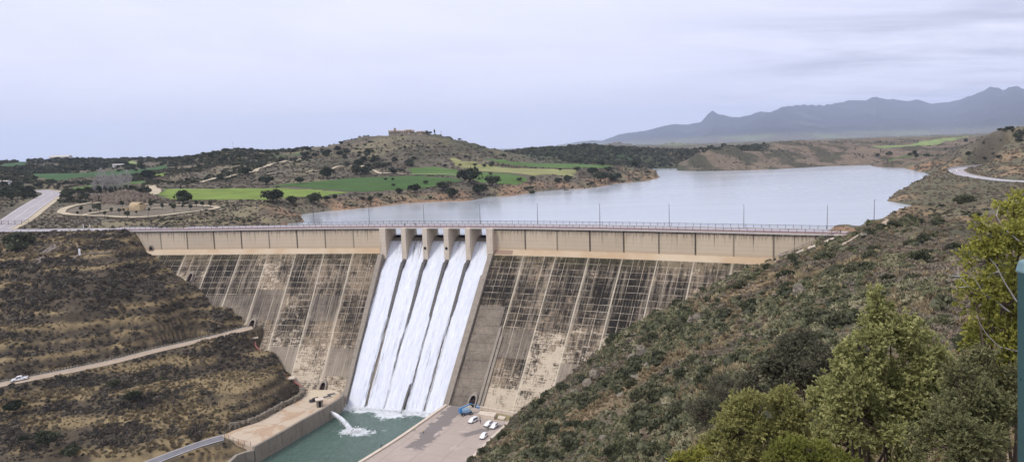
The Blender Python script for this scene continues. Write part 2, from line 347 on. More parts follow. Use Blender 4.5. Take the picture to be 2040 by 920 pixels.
MTN_PX = [(1080, 296), (1110, 289), (1125, 287), (1150, 283), (1180, 279), (1200, 280), (1235, 267), (1280, 261), (1320, 250), (1345, 246), (1370, 248), (1396, 243), (1410, 227), (1420, 220), (1432, 226), (1452, 232), (1475, 233), (1500, 226), (1518, 221), (1535, 223), (1560, 212), (1600, 208), (1640, 209), (1690, 200), (1725, 198), (1745, 192), (1775, 197), (1800, 200), (1830, 198), (1860, 206), (1905, 200), (1950, 184), (1975, 171), (2000, 178), (2020, 170), (2045, 176), (2090, 168), (2160, 176), (2240, 185)]
_mp = np.array([Wy(x, y, 10000.0) for x, y in MTN_PX]); _mx = _mp[:, 0]/_mp[:, 1]; _mz = _mp[:, 2]/_mp[:, 1]
def mountains(x, y, z):
    u = x/np.maximum(y, 1); el = np.interp(u, _mx, _mz, left=-.001)
    # crest of each massif stands at its own distance
    Yc = np.interp(u, [.0, .25, .36, .45, .6, .75], [11500, 10500, 9300, 10500, 10800, 8200])
    hgt = el*Yc
    dY = (y-Yc); w = np.where(dY < 0, np.clip(1+dY/np.interp(u, [0, .3, .5, .7], [2000, 4200, 5200, 5200]), 0, 1), np.clip(1-dY/3000, 0, 1))
    rid = np.abs(fbm(x/900, y/1500, 41, 5)); rid2 = fbm(x/300, y/500, 43, 4)
    prof = w**1.35
    h = hgt*prof*(1-.62*(1-w)*(rid*2.4))+rid2*26*np.minimum(w*3, 1)*(1-w**6)
    foot = np.where(el > .003, 1.0, 0)
    return np.maximum(z, z*(1-np.minimum(w*4, 1))+h*foot) if True else z
LOWHILLS = [(1228, 286.5, 2600, 60, 9), (1345, 286, 2700, 45, 12), (1285, 291, 2300, 60, 6), (1310, 294, 1900, 60, 4), (1180, 292, 2000, 80, 5)]
def terrain(x, y, detail=True):
    x = np.asarray(x, float); y = np.asarray(y, float); shp = x.shape; x = x.ravel(); y = y.ravel()
    z, sd, dl, r = terr_raw(x, y)
    z = mountains(x, y, z)
    for px, py, Y, wpx, _ in LOWHILLS:
        c = Wy(px, py, Y); wd = wpx*Y/F_PX*.62; q = np.exp(-((x-c[0])/wd)**2-((y-c[1])/(wd*1.6))**2); z = z*(1-q)+(c[2]+4)*q+0*q
    # hillside benches on the left bank, knobbly ground everywhere
    if detail:
        near = (r < 330) & (sd < 3); left = near & (x < -25) & (z < -26)
        amp = np.where(near, .35+.65*sstep(-sd-dface(z), 1, 12)*(sd < -1)+.4*(sd >= -1), np.where(r < 1500, 1.2+np.minimum(r/700, 1)*.9, 8.0))
        damp_ = sstep(np.abs(dl), 0, 14)*.85+.15
        n = fbm(x/14, y/14, 3, 4)*amp+np.where(r < 400, fbm(x/3.2, y/3.2, 9, 3)*.32, fbm(x/40, y/40, 8, 4)*1.6)
        bluff = (x > 120) & (y > 640) & (r < 1300) & (sd > 3); er = np.abs(fbm(x/26, y/60, 55, 4)); n = np.where(bluff, n+(er*-9.0+1.5)*sstep(dl, 0, 22)*(1-sstep(dl, 120, 260)), n)
        flat = np.ones(x.shape)
        for L, w in ((road1, 6), (road2, 6), (rroad, 8), (uproad, 10), (crest_road, 8), (walk, 5)):
            m = r < 900; d = np.full(x.shape, 1e9); d[m] = line_dist(x[m], y[m], L)[0]; flat = np.minimum(flat, sstep(d, w*.5, w*1.8))
        for Pn in FIELDS_XY+[[p[:2] for p in loop_path]]:
            m = (r > 265) & (r < 1100); d = np.full(x.shape, 1e9); d[m] = poly_dist(x[m], y[m], Pn); flat = np.minimum(flat, .08+.92*sstep(d, -2, 16))
        z = z+n*flat*np.where(sd > 2, damp_, 1)*np.where(z < -65.8, .35, 1)
        st = z/3.4+fbm(x/30, y/30, 77, 3)*.5; stf = (np.floor(st)+sstep(st-np.floor(st), .55, 1.0))*3.4-fbm(x/30, y/30, 77, 3)*.5*3.4
        k = np.where(left & (z > -64), .5, 0)*flat*sstep(-sd-dface(z), 2, 16); z = z*(1-k)+stf*k
        hillt = np.exp(-(((x-(-95))/150)**2+((y-650)/110)**2)); st = z/3.2; stf = (np.floor(st)+sstep(st-np.floor(st), .5, 1.0))*3.2; z = z+(stf-z)*.75*np.clip(hillt*1.6, 0, 1)*(z > -12)
        crag = (sd > 2) & (dl > 0) & (dl < 30) & (r < 900)
        z = np.where(crag, z+np.maximum(fbm(x/7, y/7, 21, 3), -.2)*2.2*sstep(dl, 0, 6)*(1-sstep(dl, 14, 30))*flat, z)
    # cuts for level things
    def carve(z, P, target, blend, m):
        if not m.any(): return z
        d = poly_dist(x[m], y[m], P); w = 1-sstep(d, 0, blend); zz = z[m]; z = z.copy(); z[m] = zz*(1-w)+target*w; return z
    m = (r > 90) & (r < 260) & (sd < -1)
    z = carve(z, platform, Z_PLAT-1.0, 1.5, m); z = carve(z, apron, Z_APR-.8, .8, m)
    z = carve(z, channel, -74.0, 2.5, m)
    for L, hw, bl in ((road1, 2.7, 3.5), (road2, 2.6, 3.0), (rroad, 4.2, 13), (uproad, 6.0, 7), (crest_road, 4.5, 5), (walk, 1.8, 2.5)):
        m = r < 800; d, zl = line_dist(x[m], y[m], L); w = 1-sstep(d, hw, hw+bl); w = w*np.where((L is walk) | (sd[m] < 0) | (L is rroad) | (L is uproad) | (L is crest_road), 1, 0)
        zz = z[m]; z = z.copy(); z[m] = zz*(1-w)+(zl-.12)*w
    return z.reshape(shp)
FIELDS = [  # outline in survey pixels with distance, colour, name
 ('bright', [(316, 378, 430), (400, 376, 428), (470, 375, 428), (560, 374, 428), (640, 380, 408), (700, 385, 392), (690, 388, 385), (640, 391, 375), (600, 395, 368), (540, 400, 358), (440, 400, 362), (318, 398, 368)]),
 ('dark', [(520, 372, 436), (560, 366, 455), (640, 360, 475), (720, 354, 498), (800, 352, 505), (905, 357, 470), (915, 362, 450), (880, 370, 432), (830, 377, 415), (740, 384, 397), (700, 384, 395), (640, 379, 411), (570, 374, 430)]),
 ('mid', [(812, 336, 558), (870, 333, 572), (930, 342, 535), (990, 348, 510), (1060, 353, 487), (1030, 361, 462), (960, 362, 455), (905, 356, 475), (880, 351, 495), (828, 349, 505), (818, 343, 530)]),
 ('pale', [(893, 325, 610), (960, 329, 600), (1050, 336, 585), (1145, 340, 570), (1150, 347, 520), (1060, 352, 490), (990, 347, 515), (935, 341, 540)]),
 ('mid', [(960, 327, 640), (1030, 324, 690), (1120, 325, 690), (1240, 333, 668), (1200, 337, 590), (1130, 338, 582), (1050, 335, 600), (990, 331, 620)]),
 ('darkf', [(60, 352, 590), (140, 349, 600), (250, 341, 650), (335, 336, 670), (330, 345, 600), (270, 352, 570), (180, 356, 545), (110, 362, 510), (60, 358, 540)]),
 ('pale2', [(240, 325, 760), (262, 321, 850), (285, 325, 770), (270, 331, 720), (246, 333, 700)]),
 ('bright', [(300, 350, 560), (335, 346, 575), (336, 353, 545), (305, 357, 530)]),
 ('mid', [(145, 376, 445), (225, 365, 475), (290, 358, 505), (285, 365, 480), (240, 370, 460), (150, 381, 430)]),
 ('darkf', [(0, 330, 850), (55, 325, 980), (56, 333, 860), (0, 345, 700)]),
 ('dark', [(535, 309, 685), (580, 303, 695), (625, 299, 695), (600, 308, 670), (550, 313, 655)]),
 ('pale2', [(1725, 293, 900), (1800, 288, 950), (1940, 277, 1150), (1945, 282, 1080), (1860, 292, 920), (1760, 296, 870)]),
 ('mid', [(1765, 309, 715), (1850, 306, 735), (1880, 309, 720), (1830, 313, 690), (1770, 315, 690)]),
]
FIELDS_XY = [[Wy(*p)[:2] for p in P] for _, P in FIELDS]
FCOL = {'bright': (.165, .225, .045), 'dark': (.056, .108, .026), 'mid': (.085, .145, .036), 'pale': (.24, .24, .095), 'darkf': (.05, .1, .035), 'pale2': (.19, .24, .09)}
# polar sheet around the viewpoint, fine where the picture is
rad = np.r_[np.linspace(1.5, 12, 12), np.linspace(13, 60, 60), np.arange(61, 300, .62), np.arange(300, 700, 2.2), np.arange(702, 1100, 4.5), np.geomspace(1110, 16000, 150)]
ang = np.radians(np.r_[np.linspace(-75, -42, 40), np.arange(-41, 41, .085), np.linspace(41.5, 75, 40)])
def build_sheet():
    RR, AA = np.meshgrid(rad, ang, indexing='ij'); x = RR*np.sin(AA); y = RR*np.cos(AA); z = terrain(x, y); return x, y, z
TX, TY, TZ = build_sheet()
def _grid_z(a, r):             # height of the ground sheet itself
    i = np.clip(np.searchsorted(ang, a)-1, 0, len(ang)-2); t = np.clip((a-ang[i])/(ang[i+1]-ang[i]), 0, 1)
    return np.interp(r, rad, TZ[:, i]*(1-t)+TZ[:, i+1]*t)
def ground(x, y): return float(_grid_z(math.atan2(x, y), math.hypot(x, y)))
def ray_ground(px, py, Y0=20, Y1=1500, n=3000):   # survey: first ground hit of a sight line
    d = ray(px, py); Ys = np.geomspace(Y0, Y1, n); z = _grid_z(math.atan2(d[0], d[1]), Ys*math.hypot(d[0], d[1])/d[1]); zz = d[2]*Ys; k = np.nonzero(zz < z)[0]
    if len(k) == 0: return None
    i = k[0]; return np.array([d[0]*Ys[i], d[1]*Ys[i], z[i]])
# ------------------------------------------------------------------ ground colours (real surface colours, no light in them)
def ground_colour(x, y, z):
    sd = dam_sd(x, y); r = np.hypot(x, y); dl = poly_dist(x, y, lake)
    n1 = fbm(x/9, y/9, 101, 4); n2 = fbm(x/28, y/28, 102, 4); n3 = fbm(x/2.5, y/2.5, 103, 3)
    heath = np.array([.092, .074, .050]); grass = np.array([.23, .175, .095]); olive = np.array([.095, .088, .058]); ochre = np.array([.21, .15, .09]); scrub = np.array([.125, .108, .078])
    wood = np.array([.05, .06, .038]); rock = np.array([.26, .19, .12]); dry = np.array([.19, .165, .10])
    def mixc(a, b, t): return a*(1-t[:, None])+b*t[:, None]
    one = np.ones((len(x), 3)); c = one*scrub
    left = (sd < 3) & (x < -20); right = (sd < 3) & ~left
    cl = mixc(one*heath, one*grass, sstep(n1*.45+n2*.5+fbm(x/34, z*.9, 104, 3)*.8+.34*np.cos(6.283*(z/3.4+fbm(x/30, y/30, 77, 3)*.5)), .0, .30))
    low = poly_dist(x, y, [Wz(a, b, zz)[:2] for a, b, zz in ((215, 840, -66), (330, 815, -65), (420, 740, -60), (470, 755, -61.5), (470, 830, -65.3), (440, 868, -66), (300, 915, -69), (170, 930, -70))])
    cl = mixc(cl, one*np.array([.24, .185, .10]), (1-sstep(low, -4, 4))*sstep(n1+n3*.5, -.45, .1)*.85)
    cr = mixc(one*olive, one*np.array([.15, .125, .085]), sstep(n1+.4*n3, -.1, .45)); cr = mixc(cr, one*np.array([.25, .185, .11]), sstep(n2+.45*n1, .08, .34)*.9)
    c = np.where(left[:, None], cl, c); c = np.where(right[:, None], cr, c)
    far = sd >= 3
    cf_ = mixc(one*scrub, one*dry, sstep(n2+.3*n1, -.1, .5)); cf_ = mixc(cf_, one*np.array([.09, .085, .055]), sstep(fbm(x/45, y/45, 111, 4), .0, .4)*.8)
    # wooded far hill, village hill of dry benches
    wd = np.exp(-(((x-150)/190)**2+((y-960)/200)**2)); cf_ = mixc(cf_, one*np.array([.045, .062, .03]), np.clip(wd*1.8, 0, 1)*(x < 330))
    # reddish cliffs by the water
    cliff = (1-sstep(dl, 8, 26))*sstep(fbm(x/16, y/16, 120, 3), -.25, .3)*(r < 700); cf_ = mixc(cf_, one*np.array([.27, .175, .105]), np.clip(cliff, 0, 1)*.9)
    rp = sstep(x, 140, 200)*(y > 640); cf_ = mixc(cf_, mixc(one*np.array([.185, .14, .10]), one*np.array([.075, .068, .045]), sstep(fbm(x/14, y/30, 131, 4), -.15, .2)), rp*.8*(r < 1300))
    rb = (x > 90)*(y < 620)*(r < 640); cf_ = mixc(cf_, mixc(one*np.array([.13, .12, .075]), one*np.array([.24, .17, .10]), sstep(n2, -.1, .4)), rb*1.0)
    park = poly_dist(x, y, [p[:2] for p in loop_path]); cf_ = mixc(cf_, one*np.array([.17, .145, .105]), (1-sstep(park, -2, 12)))
    c = np.where(far[:, None], cf_, c)
    # plain and mountains
    pl = sstep(r, 1300, 2200); pc = mixc(one*np.array([.13, .12, .09]), one*np.array([.16, .17, .09]), sstep(fbm(x/260, y/600, 130, 3), .1, .3)); c = mixc(c, pc, pl)
    mt = sstep(z, 25, 90)*(r > 3000); mc = mixc(one*np.array([.045, .05, .055]), one*np.array([.15, .145, .145]), sstep(fbm(x/380, y/700, 140, 5), .25, .6)*.6); c = mixc(c, mc, mt)
    return c*(1+.22*n3[:, None])
_x, _y, _z = TX.ravel(), TY.ravel(), TZ.ravel()
TC = ground_colour(_x, _y, _z)
def g_mat(N, b):
    c = N.attr('cover').outputs['Color']; x, y, z = N.coord(); v = N.comb(x, y, z)
    f = N.noise(v, .9, 8, .7); g = N.noise(v, .11, 6, .6); h = N.noise(v, .012, 6, .65)
    setc(N, b, N.mul(c, (f*1.1+.45)*(g*.7+.65)*(h*.5+.75)))
    bump(N, b, f*.6+g*1.0, .8, .6)
M_GROUND = material('ground', g_mat, rough=.95, spec=.08)
nr, na = TX.shape
idx = np.arange(nr*na).reshape(nr, na)
quads = np.stack([idx[:-1, :-1], idx[:-1, 1:], idx[1:, 1:], idx[1:, :-1]], -1).reshape(-1, 4)[:, ::-1]
ter = mesh_obj('ground', np.stack([_x, _y, _z], 1), quads, M_GROUND, smooth=True, col=TC)
tag(ter, kind='structure')
# fields: the same sheet 12 cm higher, cut to each outline
def field_mat(col):
    def f(N, b):
        x, y, z = N.coord(); v = N.comb(x, y, z); n = N.noise(v, .05, 5, .6); m = N.noise(N.comb(x*.25, y*2.2, z), .25, 3, .6); k = N.noise(v, .4, 5, .7)
        setc(N, b, N.mul(col, (n*1.1+.45)*(m*.8+.6)*(k*.5+.75)))
    return f
FM = {k: material('crop_'+k, field_mat(v), rough=.9, spec=.1) for k, v in FCOL.items()}
_wob = fbm(_x/11, _y/11, 300, 4)*7
for (k, P), PX in zip(FIELDS, FIELDS_XY):
    PX = np.array(PX); bb = (_x > PX[:, 0].min()-5) & (_x < PX[:, 0].max()+5) & (_y > PX[:, 1].min()-5) & (_y < PX[:, 1].max()+5)
    ins = np.zeros(len(_x), bool); ins[bb] = (poly_dist(_x[bb], _y[bb], PX)+_wob[bb] < 0); q = quads[ins[quads].all(1)]
    if len(q) == 0: continue
    u, inv = np.unique(q, return_inverse=True); V = np.stack([_x[u], _y[u], _z[u]+.15], 1)
    tag(mesh_obj('field', V, inv.reshape(-1, 4), FM[k], smooth=True), kind='structure')
# ------------------------------------------------------------------ roads and paths
def strip(name, line, w, mat, dz=.05, off=0.0, drape=False, thick=0.0, kind='structure', parent=None, wob=0.0):
    L = np.asarray(line, float); t = np.gradient(L[:, :2], axis=0); t /= np.maximum(np.linalg.norm(t, axis=1), 1e-9)[:, None]; n = np.stack([-t[:, 1], t[:, 0]], 1)
    offs = np.array([-w/2, -w/6, w/6, w/2]) if drape else np.array([-w/2, w/2]); rows = []
    for o in offs:
        oo = off+o*(1+wob*fbm(np.arange(len(L))*.23, np.full(len(L), o), 5, 2)); p = L[:, :2]+n*np.broadcast_to(np.asarray(oo), (len(L),))[:, None]
        z = terrain(p[:, 0], p[:, 1])+dz if drape else L[:, 2]+dz
        rows.append(np.column_stack([p, z]))
    k = len(offs); V = np.stack(rows, 1).reshape(-1, 3); i = np.arange(len(L)-1)[:, None]*k+np.arange(k-1)[None]
    f = np.stack([i, i+k, i+k+1, i+1], -1).reshape(-1, 4)[:, ::-1]
    uv = np.stack([np.repeat(np.r_[0, np.cumsum(np.linalg.norm(np.diff(L[:, :2], axis=0), axis=1))], k), np.tile(offs, len(L))], 1)
    if thick:
        B = V.copy(); B[:, 2] -= thick; nV = len(V); V = np.vstack([V, B]); fs = [tuple(q) for q in f]
        for a in range(len(L)-1):
            l0, l1 = a*k, (a+1)*k; fs += [(l0, l1, l1+nV, l0+nV), (l1+k-1, l0+k-1, l0+k-1+nV, l1+k-1+nV)]
        e = (len(L)-1)*k; fs += [(0, nV, nV+k-1, k-1), (e, e+k-1, e+k-1+nV, e+nV)]; f = fs; uv = np.vstack([uv, uv])
    o = mesh_obj(name, V, f, mat, parent, uv=uv)
    if kind: tag(o, kind=kind)
    return o
def asphalt(col):
    def f(N, b):
        x, y, z = N.coord(); v = N.comb(x, y, z); n = N.noise(v, .3, 6, .65); m = N.noise(v, 3, 4, .6); setc(N, b, N.mul(col, (n*.8+.6)*(m*.4+.8)))
    return f
M_TRACK = material('packed_earth', asphalt((.40, .32, .235)), rough=.95, spec=.1)
M_SAND = material('sand_path', asphalt((.46, .39, .27)), rough=.95, spec=.1)
M_ASPH = material('worn_asphalt', asphalt((.17, .165, .17)), rough=.8, spec=.3)
M_ASPHL = material('pale_asphalt', asphalt((.36, .33, .325)), rough=.85, spec=.2)
M_PAINT = material('road_paint', color=(.75, .75, .75), rough=.7)
M_KERB = material('kerb_concrete', color=(.42, .39, .34))
strip('road', road1, 4.6, M_TRACK, .04)
strip('kerb', road1, .35, M_KERB, .16, off=2.45, thick=.3)
strip('road', road2, 4.2, M_ASPH, .04)
strip('road_marking', road2, .14, M_PAINT, .05, off=-1.8); strip('road_marking', road2, .14, M_PAINT, .05, off=1.8)
strip('road', uproad, 9.5, M_ASPHL, .06); strip('road_marking', uproad, .14, M_PAINT, .075, off=4.2); strip('road_marking', uproad, .14, M_PAINT, .075, off=-4.2); strip('road_marking', uproad, .12, M_PAINT, .075, off=0)
strip('pavement', uproad, 2.4, M_SAND, .09, off=-6.2)
strip('road', rroad, 7.5, M_ASPHL, .06); strip('road_marking', rroad, .3, M_PAINT, .075, off=0); strip('road_marking', rroad, .3, M_PAINT, .075, off=3.3)
strip('path', loop_path, 3.2, M_SAND, .35, drape=True, wob=.3); strip('path', spur_path, 2.2, M_SAND, .4, drape=True, wob=.4); strip('path', field_path, 5, M_SAND, .3, drape=True, wob=.4)
strip('path', hill_path, 3.2, M_SAND, .6, drape=True, wob=.4); strip('path', tan_path, 2.0, M_SAND, .6, drape=True, wob=.5)
strip('path', foot, 1.0, M_TRACK, .12, drape=True, wob=.5)
# ------------------------------------------------------------------ water
def lake_mat(N, b):
    x, y, z = N.coord(); v = N.comb(x, y*.5, 0.0); n = N.noise(v, .35, 6, .6); w = N.noise(N.comb(x*.35, y*1.6, 0.0), .012, 4, .6)
    setc(N, b, N.mix((.35, .385, .40), (.42, .45, .46), w)); bump(N, b, n, .10, .12)
    N.nt.links.new((w*.14+.10).k, b.inputs['Roughness'])
M_LAKE = material('lake_water', lake_mat, rough=.16, spec=.6)
lk = MB(); a = np.linspace(-2, A_END+6, 60); pts = [tuple(damp(t, -6.5, WATER_UP)[:2]) for t in a]
mesh_obj_pts = [(p[0], p[1], WATER_UP) for p in pts]+[(420, 230, WATER_UP), (900, 1250, WATER_UP), (-60, 1250, WATER_UP), (-420, 560, WATER_UP), (-260, 262, WATER_UP)]
tag(mesh_obj('water', mesh_obj_pts, [tuple(range(len(mesh_obj_pts)))], M_LAKE), kind='structure')
def ch_mat(N, b):
    x, y, z = N.coord(); v = N.comb(x, y, 0.0); n = N.noise(N.comb(x*1.0, y*.55, 0.0), .9, 7, .68, .8); g = N.noise(v, .08, 4, .6); f = N.noise(v, .5, 7, .7, 1.2)
    c = N.mix((.050, .100, .075), (.115, .18, .14), (g*.5+n*.9-.25).clamp()); foam = N.attr('foam'); fs = S(N.nt, foam.outputs['Fac'])
    k = ((f-.5)*2.4+fs*1.2-.06).ramp(.30, .75)
    setc(N, b, N.mix(c, (.78, .82, .82), k*.92)); bump(N, b, n, 1.0, .9)
M_CH = material('river_water', ch_mat, rough=.18, spec=.5)
P = np.array(channel); gx, gy = np.meshgrid(np.arange(P[:, 0].min()-3, P[:, 0].max()+3, .6), np.arange(P[:, 1].min()-3, P[:, 1].max()+12, .6)); sh = gx.shape
ii = np.arange(gx.size).reshape(sh); q = np.stack([ii[:-1, :-1], ii[:-1, 1:], ii[1:, 1:], ii[1:, :-1]], -1).reshape(-1, 4)
keep = poly_dist(gx.ravel(), gy.ravel(), P) < 2.5; q = q[keep[q].all(1)]; u, inv = np.unique(q, return_inverse=True); X, Y = gx.ravel()[u], gy.ravel()[u]
toe_d = -dam_sd(X, Y)-float(dface(WATER_DN)); JET_HIT = Wz(700, 858, WATER_DN); SPL = Wz(775, 827, WATER_DN)
along = line_dist(X, Y, [(*Wz(664, 826, WATER_DN)[:2], 0), (*JET_HIT[:2], 0)])[0]
foam = np.clip(1-toe_d/4.5, 0, 1)*.95*((X > Wz(683, 811, WATER_DN)[0]-.5))+.95*np.exp(-(((X-JET_HIT[0])/2.6)**2+((Y-JET_HIT[1])/2.2)**2))+.8*np.exp(-(((X-SPL[0])/3.4)**2+((Y-SPL[1]-1)/4.2)**2))+.30*np.clip(1-toe_d/16, 0, 1)**2*(X > Wz(683, 811, WATER_DN)[0]-.5)+.55*np.exp(-(((X-JET_HIT[0]-3)/5)**2+((Y-JET_HIT[1]+1.5)/3.)**2))
Z = WATER_DN+.10*fbm(X/2.2, Y/2.2, 61, 4)+np.clip(foam, 0, 1)*.5*(fbm(X/1.1, Y/1.1, 62, 3)+.3)
wo = mesh_obj('water', np.stack([X, Y, Z], 1), inv.reshape(-1, 4), M_CH, smooth=True); fa = wo.data.attributes.new('foam', 'FLOAT', 'POINT'); fa.data.foreach_set('value', foam.astype(np.float32)); tag(wo, kind='structure')
# ------------------------------------------------------------------ sky, sun, air
SUN_EL, SUN_AZ = math.radians(52), math.radians(-120)   # high, veiled, from behind the camera's left
w = bpy.data.worlds.new('World'); SC.world = w; w.use_nodes = True; N = NT(w.node_tree); nt = w.node_tree; bg = nt.nodes['Background']
sky = nt.nodes.new('ShaderNodeTexSky'); sky.sky_type = 'NISHITA'; sky.sun_disc = False; sky.sun_elevation = SUN_EL; sky.sun_rotation = SUN_AZ; sky.air_density = 1.0; sky.dust_density = 3.0
x, y, z = N.coord('Generated'); el = z.max(0.02); cu, cv = x/(el+.10), y/(el+.10)
c1 = N.noise(N.comb(cu, cv, 0.0), .55, 7, .62, .4); c2 = N.noise(N.comb(cu*.6+5.0, cv*1.6, 0.0), .9, 6, .6, .6)
side = x.ramp(.12, .5)*z.ramp(.30, .08)*z.ramp(.0, .05)
dark = ((c2-.44)*4.5).clamp()*side
cl = N.mix((6.45, 6.5, 8.0), (7.05, 7.05, 8.35), c1.ramp(.35, .65)); cl = N.mix(cl, (6.2, 6.4, 8.1), z.ramp(.10, -.02)*.35); cl = N.mix(cl, (3.9, 3.95, 5.0), dark*1.0); cl = N.mix(cl, (7.9, 7.8, 9.0), ((c1-.52)*6.0).clamp()*side*.7)
nt.links.new(N.mix(sky.outputs[0], cl, .94), bg.inputs[0]); bg.inputs[1].default_value = .104
sun = bpy.data.lights.new('sun', 'SUN'); sun.energy = 1.5; sun.angle = math.radians(12); sun.color = (1, .95, .88)
so = bpy.data.objects.new('sun', sun); COL.objects.link(so)
sd_ = Vector((math.sin(SUN_AZ)*math.cos(SUN_EL), math.cos(SUN_AZ)*math.cos(SUN_EL), math.sin(SUN_EL))); so.rotation_euler = sd_.to_track_quat('Z', 'Y').to_euler(); so.location = sd_*300
hm = bpy.data.materials.new('haze_air'); hm.use_nodes = True; hn = hm.node_tree; hn.nodes.clear(); ho = hn.nodes.new('ShaderNodeOutputMaterial'); hv = hn.nodes.new('ShaderNodeVolumePrincipled')
hv.inputs['Color'].default_value = (.68, .79, 1, 1); hv.inputs['Density'].default_value = 7.8e-5/UNIT; hn.links.new(hv.outputs[0], ho.inputs['Volume'])
hz = MB().box((0, 7000, 372), (34000, 22000, 920)).build('haze', hm); tag(hz, kind='stuff', label='thin bluish air that fades the far mountains', cat='haze')
SC.view_settings.view_transform = 'Standard'; SC.view_settings.look = 'None'; SC.view_settings.exposure = 0.50; SC.view_settings.gamma = 1
SC.render.engine = 'CYCLES'
try: SC.cycles.volume_bounces = 1; SC.cycles.max_bounces = 6; SC.cycles.transparent_max_bounces = 24
except Exception: pass
# ------------------------------------------------------------------ the dam
A_L, A_R = 95.6, 133.6          # spillway block between these crest positions
JL, JR = 9.85, 10.15            # width of the concrete blocks
def bu(a):                      # block coordinate: whole numbers fall on the joints
    a = np.asarray(a, float); return np.where(a < A_L, (a-A_L)/JL, np.where(a > A_R, (a-A_R)/JR+4, (a-A_L)/(A_R-A_L)*5-.5))
def face_mat(N, b):
    uvn = N.nt.nodes.new('ShaderNodeUVMap'); u, v, _ = N.sep(uvn.outputs[0])     # u block units, v metres down the slope
    um = u*10.0; blk = u.floor(); fu = u.frac(); V = N.comb
    n1 = N.noise(V(um, v, 3.0), .09, 4, .6); n2 = N.noise(V(um, v, 1.0), .35, 6, .68); stk = N.noise(V(um*1.3, v*.07, 2.0), 1.0, 5, .7); stk2 = N.noise(V(um*3.2, v*.16, 5.0), 1.0, 4, .7)
    hor = N.noise(V(um*.28, v*1.5, 9.0), 1.0, 5, .7); fine = N.noise(V(um, v, 0.0), 2.4, 4, .7)
    rb = N.white(blk, 1.7); lift = (v/2.2).floor(); sec = (v/9.0).floor(); rs = N.white(blk, sec, 2.2); rc = N.white((um/3.333).floor(), lift, 4.1)
    # smooth steeply streaked panels low on some blocks
    panel = rs.gt(.82)*v.gt(16.0)
    low = (v-rb*14.0).ramp(12, 42)
    tick = N.noise(V(um*2.6, v*.55, 31.0), 1.0, 4, .75); dash = N.noise(V(um*.55, v*2.1, 37.0), 1.0, 5, .75); warp = N.noise(V(um*.5, v*.5, 41.0), 1.0, 4, .7)
    L = n1*1.0+stk*.8+hor*.45+stk2*.45+warp*.6+low*.16+(rb-.5)*.26+(rs-.5)*.14+(rc-.5)*.05-1.60
    L = (L*2.6+.22).clamp()
    c = N.mix((.020, .017, .014), (.062, .050, .038), L.ramp(.0, .30)); c = N.mix(c, (.225, .175, .118), L.ramp(.30, .85))
    bare = (n1*.50+n2*.8+tick*.85+dash*.95+low*.40+(rb-.5)*.22+(rs-.5)*.30-1.77)*7.0
    run2 = v.ramp(2.0, 8.0)*((N.noise(V(um*.75, v*.030, 61.0), 1.0, 5, .72)-.53)*9.0).clamp(); c = N.mix(c, (.42, .35, .26), run2*(.35+stk2*.6).clamp()*.75); dk2 = ((N.noise(V(um*.6, v*.035, 71.0), 1.0, 5, .75)-.56)*9.0).clamp(); c = N.mix(c, (.035, .029, .023), dk2*.7); c = N.mix(c, (.54, .455, .335), (bare+.2).clamp()*.88); c = N.mix(c, (.085, .066, .048), ((stk2*.5+tick*.4+hor*.5-.78)*9.0).clamp()*.62); c = N.mix(c, (.035, .029, .023), ((dash*.9+warp*.5-.84)*12.0).clamp()*low*.7)
    pc = N.mix((.075, .063, .052), (.25, .21, .16), (stk*.7+stk2*.6+n1*.5+low*.25-.62).ramp(.1, .6)); c = N.mix(c, pc, panel*.85)
    # lime along the lifts and joints
    lf = (v/2.2).frac(); lw = ((lf-.5).abs()*2.0).ramp(.87, .975); li = N.noise(V(um*.22, lift*7.3, 1.0), 1.0, 3, .6); broken = N.noise(V(um*.9, lift*3.1, 6.0), 1.0, 3, .7)
    line = lw*((li-.40)*5.0).clamp()*(.35+broken*.9).clamp()*(1.0-panel*.8)
    run = ((lf-.0).ramp(.62, .0))*((N.noise(V(um*1.6, lift*5.7, 8.0), 1.0, 4, .75)-.56)*7.0).clamp()*(1.0-panel*.9)
    j1 = ((fu-.5).abs()*2.0).ramp(.950, .980); halo = ((fu-.5).abs()*2.0).ramp(.74, 1.0)*((N.noise(V(um*1.7, v*.06, 51.0), 1.0, 4, .7)-.46)*7.0).clamp(); j2 = ((fu*3.0).frac()-.5).abs()*2.0; j2 = j2.ramp(.935, .985)*((N.noise(V(um*.1+(fu*3.0).floor()*9.0, v*.10, 4.0), 1.0, 3, .6)-.40)*5.0).clamp()
    j3 = (((fu*12.0).frac()-.5).abs()*2.0).ramp(.80, .98)*((N.noise(V((fu*12.0).floor()*5.0+blk*3.0, v*.14, 7.0), 1.0, 2, .6)-.50)*6.0).clamp()
    w = (halo*.6).max(j1*(.35+n2*.9)).max(j2*.95).max(j3*.65).max(line*.9).max(run*.65)
    c = N.mix(c, (.62, .54, .41), w.clamp()*.86)
    bw = j1*((N.noise(V(um*.4, v*.05, 8.0), 1.0, 2, .5)-.5)*6.0).clamp()*v.ramp(9, 1); c = N.mix(c, (.03, .025, .02), bw*.7)
    moss = v.ramp(7.5, 2.6)*(n2*1.4-.25).clamp(); c = N.mix(c, (.085, .075, .030), moss*.62)
    wash = v.lt(2.15+(fine-.5)*.4); bc = N.mix((.47, .345, .215), (.55, .45, .32), n1.ramp(.35, .65)); c = N.mix(c, bc, wash)
    patch = (u-4.35).abs().lt(.27)*v.gt(.3)*v.lt(1.9+0.0); c = N.mix(c, (.30, .21, .155), patch)
    rust = ((u-7.93).abs().lt(.14))*v.gt(47.0); c = N.mix(c, (.45, .27, .12), rust*.7)
    setc(N, b, c); bump(N, b, fine*.3+w*.6, .5, .15)
M_FACE = material('stained_dam_concrete', face_mat, rough=.92, spec=.12)
